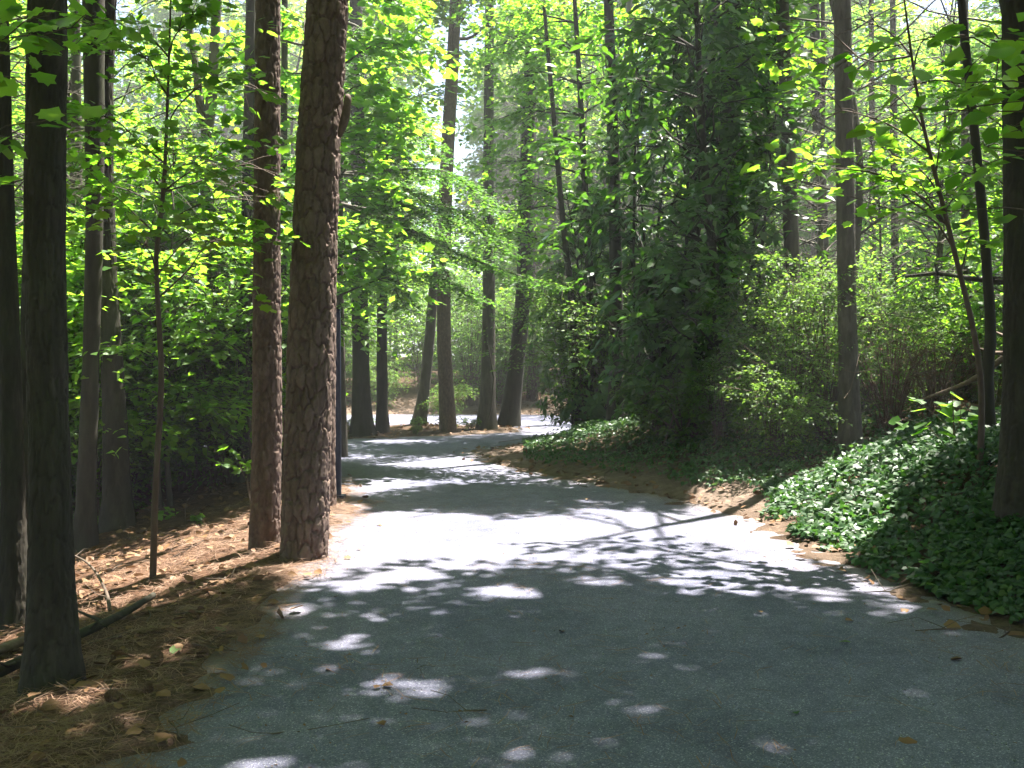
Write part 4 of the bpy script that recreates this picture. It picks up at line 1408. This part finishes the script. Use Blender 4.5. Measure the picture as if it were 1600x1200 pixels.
# shrubs on the right bank
for k, (px, Y, v, s) in enumerate([(1240, 12.8, 2, .85), (1290, 12.9, 0, .95), (1215, 12.0, 1, .75), (1175, 13.4, 0, .6), (1120, 13.6, 1, .7), (1070, 14.0, 3, 1.6), (1030, 14.6, 1, .6)]):
    x = (px - 800) / F * Y
    SHR[v].place("privet_shrub", ["sunlit shrub of fine leaves left of the trunk in the ivy bank", "tall pale shrub touching the trunk in the ivy bank", "low sunlit shrub leaning toward the path below the tall pale one",
                                  "arching dark shrub before the two straight trunks", "dense dark shrub below the broad thicket trunk", "fine leaved shrub at the foot of the thicket",
                                  "small shrub where thicket meets ivy"][k], "shrub", x, Y, k * 1.3, s, "fine leaved shrubs on the right bank")
for k in range(13):
    px, Y = rr.uniform(1340, 1640), rr.uniform(13.5, 20)
    SHR[rr.choice([0, 1, 2])].place("privet_shrub", "leafy shrub in the tangle behind the ivy bank on the right", "shrub", (px - 800) / F * Y, Y, rr.uniform(0, 6), rr.uniform(.5, .8),
                                    "shrubs in the tangle on the right")
for k in range(16):
    px, Y = rr.uniform(900, 1330), rr.uniform(18.5, 21)
    x = (px - 800) / F * Y
    if path_sd(np.array([x]), np.array([Y]))[0] > .8:
        SHR[rr.choice([0, 2])].place("privet_shrub", "shrub in the gloom behind the evergreen thicket", "shrub", x, Y, rr.uniform(0, 6), rr.uniform(.9, 1.2), "shrubs behind the thicket")
DEADW = Kind(*shrub_variant(760, 1.7, 1.1, 34, 1, .05, 1.2), OVAL, 'dead_twig', 'dead', 9, False)
for k, (px, Y, sc_) in enumerate([(1395, 12.6, .9), (1460, 12.2, .75)]):
    DEADW.place("dead_bush", ["brown leafless bush right of the trunk in the ivy bank", "leafless tangle below the level dead limb", "small leafless bush behind the trunk in the ivy bank",
                              "leafless bush at the foot of the snaking trunk", "low bare twigs under the sunlit shrub"][k], "bush", (px - 800) / F * Y, Y, k * 1.7, sc_, "leafless bushes on the right bank")
# shrubs in the left hollow
for k in range(30):
    px, Y = rr.uniform(-60, 430), rr.uniform(12.8, 16.2)
    x = (px - 800) / F * Y
    if path_sd(np.array([x]), np.array([Y]))[0] > .8:
        SHR[rr.choice([0, 1, 2])].place("privet_shrub", "leafy undergrowth shrub in the hollow of the left woods", "shrub", x, Y, rr.uniform(0, 6), rr.uniform(.7, 1.1), "shrubs in the left hollow")
for k in range(9):
    px, Y = rr.uniform(-60, 360), rr.uniform(12.0, 15)
    x = (px - 800) / F * Y
    if path_sd(np.array([x]), np.array([Y]))[0] > 1.2:
        SHR[rr.choice([3, 3, 1])].place("bramble", "low shaded bramble on the floor of the left woods", "shrub", x, Y, rr.uniform(0, 6), rr.uniform(.7, 1.3) if k % 2 else rr.uniform(.5, .7), "brambles on the left floor")
# low growth on the island and shrubs beyond the loop
for k in range(12):
    x, Y = rr.uniform(-6, -.3), rr.uniform(20.6, 22.8)
    if poly_sd(ISLE, np.array([x]), np.array([Y]))[0] < -.25:
        SHR[3].place("low_shrub", "ankle high shrub on the island among the tree row", "shrub", x, Y, rr.uniform(0, 6), rr.uniform(.3, .5), "low shrubs on the island")
SHR[1].place("low_shrub", "bright green bush right of the tall pine foot on the island", "shrub", -1.5, 23.2, .4, .62, None)
for k in range(40):
    x, Y = rr.uniform(-15, 6), 29.5 + 6 * rr.random() ** 1.6
    SHR[rr.choice([0, 1, 2])].place("privet_shrub", "sunny shrub on the bank beyond the pale loop", "shrub", x, Y, rr.uniform(0, 6), rr.uniform(.7, 1.25), "shrubs beyond the loop")

# understorey trees
def scatter(kinds, n, px0, px1, y0, y1, name, label, cat, group, smin, smax, gap=1.0, mind=1.6, skip=None):
    got = []
    tries = 0
    while len(got) < n and tries < 4000:
        tries += 1
        Y = y0 + (y1 - y0) * rr.random() ** .8
        px = rr.uniform(px0, px1)
        x = (px - 800) / F * Y
        if path_sd(np.array([x]), np.array([Y]))[0] < gap or any((x - a) ** 2 + (Y - b) ** 2 < mind ** 2 for a, b in got):
            continue
        if skip and skip(px, Y):
            continue
        got.append((x, Y))
        rr.choice(kinds).place(name, label, cat, x, Y, rr.uniform(0, 6.28), rr.uniform(smin, smax), group)


scatter(SAP[2:3], 14, 60, 440, 12.5, 17, "young_tree", "low leafy young tree filling the left woods between the trunks", "tree", "young trees in the left woods", .7, 1.05, gap=.7, mind=.9)
scatter(SAP, 36, -150, 470, 12, 23, "understorey_tree", "slender leafy understorey tree in the left woods", "tree", "understorey trees in the left woods", .85, 1.25)
scatter(SAP, 30, -250, 540, 21, 40, "understorey_tree", "leafy understorey tree deep behind the left woods", "tree", "understorey trees far behind the left woods", 1.0, 1.5, mind=2)
scatter(SAP, 42, 1180, 1750, 14, 25, "understorey_tree", "slender leafy understorey tree in the right woods", "tree", "understorey trees in the right woods", .85, 1.3)
scatter(SAP, 26, 860, 1350, 22.5, 34, "understorey_tree", "leafy understorey tree behind the evergreen thicket", "tree", "understorey trees behind the thicket", 1.0, 1.5, mind=2)
scatter(SAP, 30, 480, 900, 32, 42, "understorey_tree", "sunlit understorey tree beyond the pale loop", "tree", "understorey trees beyond the loop", .7, 1.25, mind=2, skip=lambda px, Y: 630 < px < 750)
scatter(SAP, 34, 1250, 1900, 24, 40, "understorey_tree", "leafy understorey tree far back in the right woods", "tree", "understorey trees far back in the right woods", 1.0, 1.5, mind=1.8)
# big trees of the background
scatter(BIG, 14, -350, 590, 40, 60, "woodland_tree", "tall woodland tree deep in the left woods", "tree", "tall trees deep in the left woods", .8, 1.1, mind=3)
scatter(BIG, 26, 830, 1950, 38, 60, "woodland_tree", "tall woodland tree deep in the right woods", "tree", "tall trees deep in the right woods", .8, 1.1, mind=3)
scatter(BIG, 14, 440, 900, 46, 66, "woodland_tree", "tall pale green tree far beyond the loop", "tree", "tall trees far beyond the loop", .75, 1.05, mind=3,
        skip=lambda px, Y: 590 < px < 790)


for k, (x, y) in enumerate([(-4, -3), (-7, 2), (4.5, -5), (-2.5, -9), (9, -4), (-10, -7), (2, -14), (-6, -15), (11, 4), (-12, 4), (-11, 12)]):  # unseen trees added round the viewer to close off low sky light
    BIG[k % 3].place("woodland_tree", "unseen tall tree added outside the picture to cut low sky light", "tree", x - .8 if abs(x) < 3 else x, y, k * 1.1, .95, "tall trees added around the viewer")


# ------------------------------------------------------------------ far wood that closes the view
def far_wood():
    rng = np.random.default_rng(800)
    L = Leaves()
    n = 4000
    ang = rng.uniform(-1.15, 1.15, n)
    dist = rng.uniform(46, 78, n)
    gapc = np.exp(-((ang + .075) / .05) ** 2)
    top = (24 - 16 * gapc) * (.6 + .6 * vnoise(ang * 14, dist * .12, 0, 4))
    z = rng.random(n) ** 1.1 * top
    C = np.c_[np.sin(ang) * dist, np.cos(ang) * dist, z]
    m = 34
    P = C[:, None] + rng.normal(0, 1, (n, m, 3)) * [.95, .95, .5]
    P[..., 2] = np.maximum(P[..., 2], .1)
    D = rng.normal(0, 1, (n, m, 3)) + [0, 0, -.3]
    L.add(P, D, np.array([0, 0, 1.0]) + rng.normal(0, .5, (n, m, 3)), .36 * (.6 + .7 * rng.random((n, m))))
    link("far_woodland", bake(L, SMALL, "far_woodland", M['far'], (0, 0, 0), False, rng), kind="stuff", label="mass of sunlit green woodland closing the view behind all the trees", category="woodland")


far_wood()


# ------------------------------------------------------------------ ivy on the right bank
def ivy():
    rng = np.random.default_rng(900)
    Ps = []
    for (n, x0, x1, y0, y1) in [(70000, 2.3, 6.6, 4.0, 11), (46000, .2, 7.0, 10, 20.5)]:
        x = rng.uniform(x0, x1, n)
        y = y0 + (y1 - y0) * rng.random(n)
        d = path_sd(x, y)
        lim = .05 + .38 * sstep(9.4, 10.6, y) * (1 - sstep(15.5, 18, y)) + (fbm(x * 1.6, y * 1.6, 0, 41) - .5) * .7
        inview = (np.abs(x) / y < .6)
        dens = sstep(-.02, .25, d - lim) * (.35 + .65 * sstep(.32, .55, fbm(x * 1.1, y * 1.1, 0, 43)))
        k = (d > .06) & inview & (rng.random(n) < dens) & (x > redge(np.minimum(y, 16.9)) - .3) & (d < 5)
        Ps.append(np.c_[x[k], y[k], d[k] - lim[k]])
    Q = np.vstack(Ps)
    x, y, e = Q.T
    hump = (.05 + .34 * sstep(0, 1.7, e) * (.35 + .9 * fbm(x * 1.4, y * 1.4, 0, 47)) * (1 - .55 * sstep(9.5, 12, y)))
    z = terrain(x, y) + hump * (.25 + .75 * rng.random(len(x)) ** .6) + .02
    P = np.c_[x, y, z]
    down = np.c_[-np.ones(len(x)) * .8, -.35 * np.ones(len(x)), -.35 * np.ones(len(x))]
    D = down + rng.normal(0, .55, P.shape)
    Nn = np.array([-.35, -.25, 1.0]) + rng.normal(0, .42, P.shape)
    S = .06 * (.38 + .5 * rng.random(len(x)) + .5 * fbm(x * 1.7, y * 1.7, 0, 61))
    base = np.array([3.2, 7.5, tz(3.2, 7.5)])
    root = thing("ivy_bank", "glossy dark ivy covering the right bank down to the path edge", "ivy", base)
    near, rest = split_near((P, D, Nn, S), 300)
    leaf_pieces(root, near, IVY, 'ivy', base)
    nr = rest[0][:, 1] < 11
    link("foliage", bake(tuple(a[nr] for a in rest), IVY, "foliage", M['ivy'], base, False, rng), root, kind="stuff")
    link("foliage", bake(tuple(a[~nr] for a in rest), WIDE, "foliage", M['ivy'], base, False, rng), root, kind="stuff")
    # creeping stems
    G = Geo()
    for i in range(60):
        a = rng.integers(0, len(P))
        p = P[a]
        pts = [p]
        az = rng.normal(-2.4, .8)
        for j in range(5):
            az += rng.normal(0, .4)
            q_ = pts[-1] + [math.cos(az) * .16, math.sin(az) * .16, 0]
            q_[2] = tz(q_[0], q_[1]) + .06 + .06 * rng.random()
            pts.append(q_)
        V, f = tube(curve_pts(pts, 12), np.full(12, .004), 4)
        G.add(V, f)
    link("stem", G.mesh("stem", M['twig'], base), root, kind="stuff")


ivy()


# ------------------------------------------------------------------ the forest floor
def straw():
    rng = np.random.default_rng(950)
    n = 60000
    y = 2.6 + 12 * rng.random(n) ** 1.8
    x = -1.35 - rng.gamma(1.6, .75, n)
    d = path_sd(x, y)
    k = (d > -.22 + .6 * (fbm(x * 2, y * 2, 0, 8) - .5)) & (np.abs(x) / y < .62) & (rng.random(n) < .35 + .65 * sstep(.38, .6, fbm(x * 2.2, y * 2.2, 0, 15)))
    x, y = x[k], y[k]
    # loose needles drifted onto the path and the far verge
    m = 5200
    x2, y2 = rng.uniform(-1.6, 3.2, m), 2.6 + 9 * rng.random(m) ** 1.5
    k2 = rng.random(m) < .10 + .88 * sstep(.5, .68, fbm(x2 * 1.2, y2 * 1.2, 0, 19))
    x, y = np.r_[x, x2[k2]], np.r_[y, y2[k2]]
    on = path_sd(x, y) < .05
    z = np.maximum(terrain(x, y), np.where(path_sd(x, y) < .2, .006, -9)) + .006 + .02 * rng.random(len(x)) * ~on
    az = rng.random(len(x)) * 6.28 + 1.2 * (fbm(x * 1.5, y * 1.5, 0, 31) - .5) * 6
    P = np.c_[x, y, z]
    D = np.c_[np.cos(az), np.sin(az), rng.normal(0, .10, len(x)) * np.where(on, .3, 1)]
    arr = (P, D, np.array([0, 0, 1.0]) + rng.normal(0, .2, P.shape), .15 * (.6 + .7 * rng.random(len(x))))
    tpl = (np.array([(-.011, 0, 0), (.011, 0, 0), (.05, .5, .03), (.072, .5, .03), (.0, 1, 0)]), np.array([(0, 1, 3), (0, 3, 2), (2, 3, 4)]))
    link("pine_needles", bake(arr, tpl, "pine_needles", M['straw'], (0, 0, 0), False, rng), kind="stuff", label="brown fallen pine needles matted on the left verge", category="pine straw")
    # dead leaves
    n = 15000
    x, y = rng.uniform(-9, 8, n), 2.8 + 28 * rng.random(n) ** 1.2
    d = path_sd(x, y)
    wr, wl, wf = zones(x, y)
    k = (d > .02 - .5 * rng.random(n) ** 3) & (np.abs(x) / y < .62)
    x, y = x[k], y[k]
    P = np.c_[x, y, np.maximum(terrain(x, y), np.where(path_sd(x, y) < .15, .0, -9)) + .015 + .02 * rng.random(len(x))]
    az = rng.random(len(x)) * 6.28
    D = np.c_[np.cos(az), np.sin(az), rng.normal(0, .25, len(x))]
    arr = (P, D, np.array([0, 0, 1.0]) + rng.normal(0, .4, P.shape), .075 * (.5 + .9 * rng.random(len(x))))
    link("leaf_litter", bake(arr, BROAD, "leaf_litter", M['dead'], (0, 0, 0), False, rng), kind="stuff", label="scattered brown dead leaves on the forest floor beside the path", category="leaf litter")
    n = 2200
    x, y = rng.uniform(-1.6, 3.1, n), 2.6 + 10 * rng.random(n) ** 1.4
    k = (path_sd(x, y) < -.05) & (rng.random(n) < .12 + .88 * sstep(.5, .7, fbm(x * 1.1 + 5, y * 1.1, 0, 29)) + .5 * sstep(-.7, -.1, path_sd(x, y)))
    x, y = x[k], y[k]
    pz = (fbm(x * .7, y * .7, 0, 71) - .5) * .03 + (fbm(x * 6, y * 6, 0, 72, 2) - .5) * .008
    az = rng.random(len(x)) * 6.28
    arr = (np.c_[x, y, pz + .004], np.c_[np.cos(az), np.sin(az), rng.normal(0, .12, len(x))], np.array([0, 0, 1.0]) + rng.normal(0, .25, (len(x), 3)), .012 + .022 * rng.random(len(x)) ** 2)
    link("bark_crumbs", bake(arr, OVAL, "bark_crumbs", M['dead'], (0, 0, 0), False, rng), kind="stuff", label="tiny brown bark flakes and leaf crumbs strewn on the path", category="leaf litter")
    # loose stones on the path
    n = 16000
    y = 2.6 + 11 * rng.random(n) ** 1.6
    x = rng.uniform(-2, 3.3, n)
    d = path_sd(x, y)
    k = (d < -.02) & (rng.random(n) < .3 + .7 * vnoise(x * 1.7, y * 1.7, 0, 3) + .5 * sstep(-.6, -.1, d))
    x, y = x[k], y[k]
    s = .0028 + .0045 * rng.random(len(x)) ** 2.5
    O = np.array([(1, 0, 0), (-.3, .9, 0), (-.5, -.8, 0), (0, 0, .8), (.2, .1, -.6)])
    Fo = np.array([(0, 1, 3), (1, 2, 3), (2, 0, 3), (1, 0, 4), (2, 1, 4), (0, 2, 4)])
    az = rng.random(len(x)) * 6.28
    c, sn = np.cos(az)[:, None], np.sin(az)[:, None]
    V = np.stack([O[None, :, 0] * c - O[None, :, 1] * sn, O[None, :, 0] * sn + O[None, :, 1] * c, np.repeat(O[None, :, 2], len(x), 0)], -1) * s[:, None, None] * (.7 + .6 * rng.random((len(x), 1, 3)))
    pz = (fbm(x * .7, y * .7, 0, 71) - .5) * .03 + (fbm(x * 6, y * 6, 0, 72, 2) - .5) * .008
    V += np.c_[x, y, pz + s * .35][:, None]
    f = (Fo[None] + (np.arange(len(x)) * 5)[:, None, None]).reshape(-1, 3)
    link("loose_gravel", mesh_from("loose_gravel", V.reshape(-1, 3), [f], M['stone'], False, {"rnd": np.repeat(rng.random(len(x)), 5)}), kind="stuff",
         label="fine loose grey gravel scattered over the path", category="gravel")


M['straw'] = leaf_mat("pine_straw", [(.075, .036, .02), (.14, .072, .042), (.25, .155, .10)], [(.1, .05, .02)] * 3, .08, .55, .04)
M['stone'] = leaf_mat("gravel_stone", [(.16, .165, .17), (.26, .265, .27), (.5, .5, .5)], [(.2, .2, .2)] * 3, 0.0, .6, .02)
straw()

M['post'] = plain_mat("navy_paint", (.012, .018, .045), .45, .2, 40, .05)
M['log'] = bark_mat("rotten_wood", (.07, .05, .035), (.14, .10, .075), (.25, .19, .15), (6, 30, 30), .6, .3)
M['cone'] = plain_mat("pine_cone", (.14, .085, .05), .8, .4, 60, .3)


def post():
    b = on_ground(528, 780)
    b = np.array([(528 - 800) / F * 11.3, 11.3, tz((528 - 800) / F * 11.3, 11.3)])
    root = thing("marker_post", "slim navy blue post standing at the path edge behind the pines", "post", b)
    import bmesh
    def box(name, sx, sy, z0, z1, bev):
        bm = bmesh.new()
        bmesh.ops.create_cube(bm, size=1)
        for v in bm.verts:
            v.co = (v.co.x * sx, v.co.y * sy, z0 + (v.co.z + .5) * (z1 - z0))
        bmesh.ops.bevel(bm, geom=bm.edges[:], offset=bev, segments=2, affect='EDGES')
        me = bpy.data.meshes.new(name)
        bm.to_mesh(me)
        bm.free()
        me.materials.append(M['post'])
        link(name, me, root)
    box("shaft", .062, .062, -.1, 2.1, .008)
    box("cap", .074, .074, 2.102, 2.125, .006)
    box("base_plate", .15, .15, -.02, .018, .005)


post()


def stick(name, label, cat, pts, r0, r1, mat, twigs=0, seed=0, group=None, sides=7):
    rng = np.random.default_rng(seed)
    P = curve_pts(pts, 14)
    b = P[0].copy()
    b[2] = tz(b[0], b[1])
    G = Geo()
    V, f = tube(P, np.linspace(r0, r1, 14), sides, .15, seed)
    G.add(V, f)
    for k in range(twigs):
        i = int(rng.integers(3, 13))
        az = rng.random() * 6.28
        l = rng.uniform(.1, .35)
        V, f = tube([P[i], P[i] + [math.cos(az) * l * .5, math.sin(az) * l * .5, .06 * rng.random()], P[i] + [math.cos(az) * l, math.sin(az) * l, .1 * rng.random()]], [r1 * .8, r1 * .5, r1 * .2 + .001], 4)
        G.add(V, f)
    link(name, G.mesh(name, M[mat], b), None, tuple(b), label=label, category=cat, group=group)


def gpt(px, py, up=.02):
    p = on_ground(px, py)
    return p + [0, 0, up]


stick("fallen_log", "mossy fallen log running from the closest left trunk toward the bright straw", "log", [gpt(-40, 1085, .06), gpt(60, 1040, .07), gpt(180, 985, .07), gpt(240, 945, .06)], .036, .02, 'dark_bark', 3, 1, sides=12)
stick("fallen_log", "pale broken log lying at the left picture edge", "log", [gpt(-60, 1050, .05), gpt(0, 1028, .05), gpt(50, 1012, .06), gpt(90, 1003, .05)], .035, .025, 'log', 1, 2, sides=12)
stick("dead_branch", "bent dead branch arching out of the straw left of the sapling", "branch", [gpt(172, 960), gpt(165, 950, .12), gpt(140, 925, .22), gpt(100, 905, .25)], .014, .006, 'twig', 2, 3)
stick("dead_branch", "bare branch sloping through the right tangle beside the thick edge trunk", "branch", [at(1440, 625, 10.5), at(1510, 598, 10), at(1560, 565, 9.6), at(1620, 520, 9.2)], .018, .036, 'log', 3, 4)
stick("dead_branch", "long level dead limb crossing behind the snaking trunk", "branch", [at(1415, 432, 11), at(1470, 428, 10.6), at(1530, 437, 10), at(1640, 448, 9.4)], .018, .03, 'dark_bark', 4, 5)
stick("dead_branch", "white sunlit twig poking up between the left trunks", "branch", [gpt(110, 830, .1), gpt(118, 815, .25), gpt(134, 800, .33)], .012, .006, 'log', 1, 6)
for k, (px, py, l) in enumerate([(300, 1010, .25), (230, 975, .3), (190, 1000, .22), (120, 1080, .4), (30, 1160, .4), (320, 960, .2), (355, 905, .3), (270, 875, .35), (300, 860, .3), (215, 880, .4), (340, 840, .3), (280, 1165, .3),
                                 (480, 1155, .18), (700, 1120, .2), (645, 1060, .12), (1500, 985, .3), (1480, 950, .16), (1560, 1010, .25), (1400, 935, .2), (1015, 720, .6), (1060, 745, .4), (930, 770, .3), (1100, 790, .3)]):
    p = gpt(px, py, .012)
    a = k * 1.9
    e = p + [math.cos(a) * l, math.sin(a) * l, 0]
    e[2] = max(tz(e[0], e[1]), -.01) + .015 if path_sd(np.array([e[0]]), np.array([e[1]]))[0] < .15 else tz(e[0], e[1]) + .02
    mid = (p + e) / 2 + [.1 * l * math.sin(a), -.1 * l, .01]
    where = "left verge straw" if px < 420 else ("gravel path" if px < 1300 and py > 900 else "right path edge")
    stick("fallen_twig", "small dead twig lying on the " + where, "twig", [p, mid, e], .006, .003, 'twig', 2, 20 + k, "fallen twigs on the " + where, 5)

# dead and green leaves lying on the path
LB = [mesh_from("fallen_leaf", BROAD[0] * [1, 1, 2.0], [BROAD[1]], M['dead'], False, {"rnd": np.full(6, r)}) for r in (.3, .6, .95)]
LM = mesh_from("fallen_leaf", MAPLE[0] * [1, 1, 1.5], [MAPLE[1]], M['dead'], False, {"rnd": np.full(len(MAPLE[0]), .7)})
LG = mesh_from("fallen_leaf", LANCE[0] * [1.6, 1, 1], [LANCE[1]], M['ivy'], False, {"rnd": np.full(8, .95)})
for k, (px, py, s, lab) in enumerate([(1425, 1178, .10, "curled tan leaf at the bottom right of the path"), (1330, 1022, .07, "pale narrow leaf on the right half of the path"), (1245, 1136, .06, "pale leaf just above a sun fleck"),
                                      (1575, 992, .15, "large pale leaf at the right path edge below the ivy"), (1415, 966, .07, "brown leaf on the path close to the ivy"), (1400, 946, .10, "dark curled leaf close to the ivy edge"),
                                      (1505, 1048, .08, "torn brown leaf near the right path edge"), (585, 1100, .05, "pale leaf flake left of the path middle"), (515, 1068, .05, "whitish leaf flake on the left half of the path"),
                                      (615, 1092, .06, "dark leaf beside the left sun fleck"), (270, 1012, .10, "green leaf fallen beside the dark trunk"), (335, 985, .10, "mossy green leaf on the straw at the path edge"),
                                      (325, 995, .09, "pale dead leaf on the straw at the path edge"), (300, 1083, .10, "light brown leaf on the left path margin"), (1190, 975, .05, "tiny pale leaf in mid path"),
                                      (880, 1005, .05, "small dark leaf in mid path"), (1320, 985, .06, "thin brown leaf left of the ivy corner"), (920, 790, .08, "brown leaf by the bare soil in the shade band"), (600, 1160, .06, "yellowish leaf near the bottom of the path")]):
    p = on_ground(px, py)
    z = max(p[2], (fbm(np.array([p[0] * .7]), np.array([p[1] * .7]), 0, 71)[0] - .5) * .03) + .012
    me = LM if k in (0, 3) else LG if k in (10, 11, 1, 2) else LB[k % 3]
    link("fallen_leaf", me, None, (p[0], p[1], z), (rr.uniform(-.25, .25), rr.uniform(-.25, .25), rr.uniform(0, 6.28)), s, label=lab, category="leaf")


def cone_mesh():
    G = Geo()
    V, f = tube([(0, 0, 0), (0, .02, .0), (0, .05, 0), (0, .075, 0)], [.008, .018, .015, .004], 8)
    G.add(V, f)
    i = 0
    for row in range(9):
        t = (row + .5) / 9
        r = .016 * math.sin(.5 + t * 2.5) + .006
        for j in range(8):
            a = j / 8 * 6.28 + row * .4
            c = np.array([math.cos(a) * r, .002 + .07 * t, math.sin(a) * r])
            o = np.array([math.cos(a), .45, math.sin(a)])
            s = np.array([-math.sin(a), 0, math.cos(a)])
            G.add([c - s * .004, c + s * .004, c + o * .014 + s * .006, c + o * .014 - s * .006, c + o * .012 + [0, -.004, 0]], [[(0, 1, 2, 3)], [(3, 2, 4)]])
    return G.mesh("pine_cone", M['cone'])


CM = cone_mesh()
for k, (px, py, lab) in enumerate([(305, 1025, "pine cone in the straw right of the fallen green leaf"), (218, 1095, "pine cone half sunk in straw below the dark trunk"), (250, 1035, "dark pine cone beside a mossy patch of straw"),
                                   (185, 1103, "small open pine cone left of the half sunk one"), (195, 1138, "pine cone lowest on the left verge")]):
    p = on_ground(px, py)
    link("pine_cone", CM, None, (p[0], p[1], p[2] + .025), (rr.uniform(-.3, .3), 0, rr.uniform(0, 6.28)), 0.9, label=lab, category="pine cone")


# ------------------------------------------------------------------ the misty air of the woods
def haze():
    import bmesh
    x0, x1, y0, y1, z0, z1 = -470, 470, -160, 620, -4, 30
    v = [(x, y, z) for z in (z0, z1) for x, y in ((x0, y0), (x1, y0), (x1, y1), (x0, y1))]
    f = [(3, 2, 1, 0), (4, 5, 6, 7), (0, 1, 5, 4), (1, 2, 6, 5), (2, 3, 7, 6), (3, 0, 4, 7)]
    m, t, out = nodes("haze")
    pv = N(t, "VolumePrincipled")
    pv.inputs["Color"].default_value = (.95, .97, 1, 1)
    pv.inputs["Density"].default_value = HAZE
    pv.inputs["Anisotropy"].default_value = .35
    t.links.new(pv.outputs[0], out.inputs["Volume"])
    link("haze", mesh_from("haze", v, [np.array(f)], m, False), kind="stuff")


HAZE = 0.0022
haze()


# ------------------------------------------------------------------ tell look-alikes of one group apart by their order across the view
ORD = ["leftmost", "second", "third", "fourth", "fifth", "sixth", "seventh", "eighth", "ninth", "tenth", "eleventh", "twelfth", "thirteenth", "fourteenth", "fifteenth", "sixteenth", "seventeenth",
       "eighteenth", "nineteenth", "twentieth"]
_by = {}
for o in sc.objects:
    if o.parent is None and o.get("group"):
        _by.setdefault((o["group"], o["label"]), []).append(o)
for (g, lab), os_ in _by.items():
    if len(os_) < 2 or len(os_) > 40 or "outside" in lab or "above the picture" in lab:
        continue
    os_ = sorted((o for o in os_), key=lambda o: o.location.x / max(o.location.y, .5))
    n = len(os_)
    for i, o in enumerate(os_):
        if i < (n + 1) // 2:
            o["label"] = lab + (", leftmost one" if i == 0 else ", %s from the left" % ORD[i])
        else:
            j = n - 1 - i
            o["label"] = lab + (", rightmost one" if j == 0 else ", %s from the right" % ORD[j])
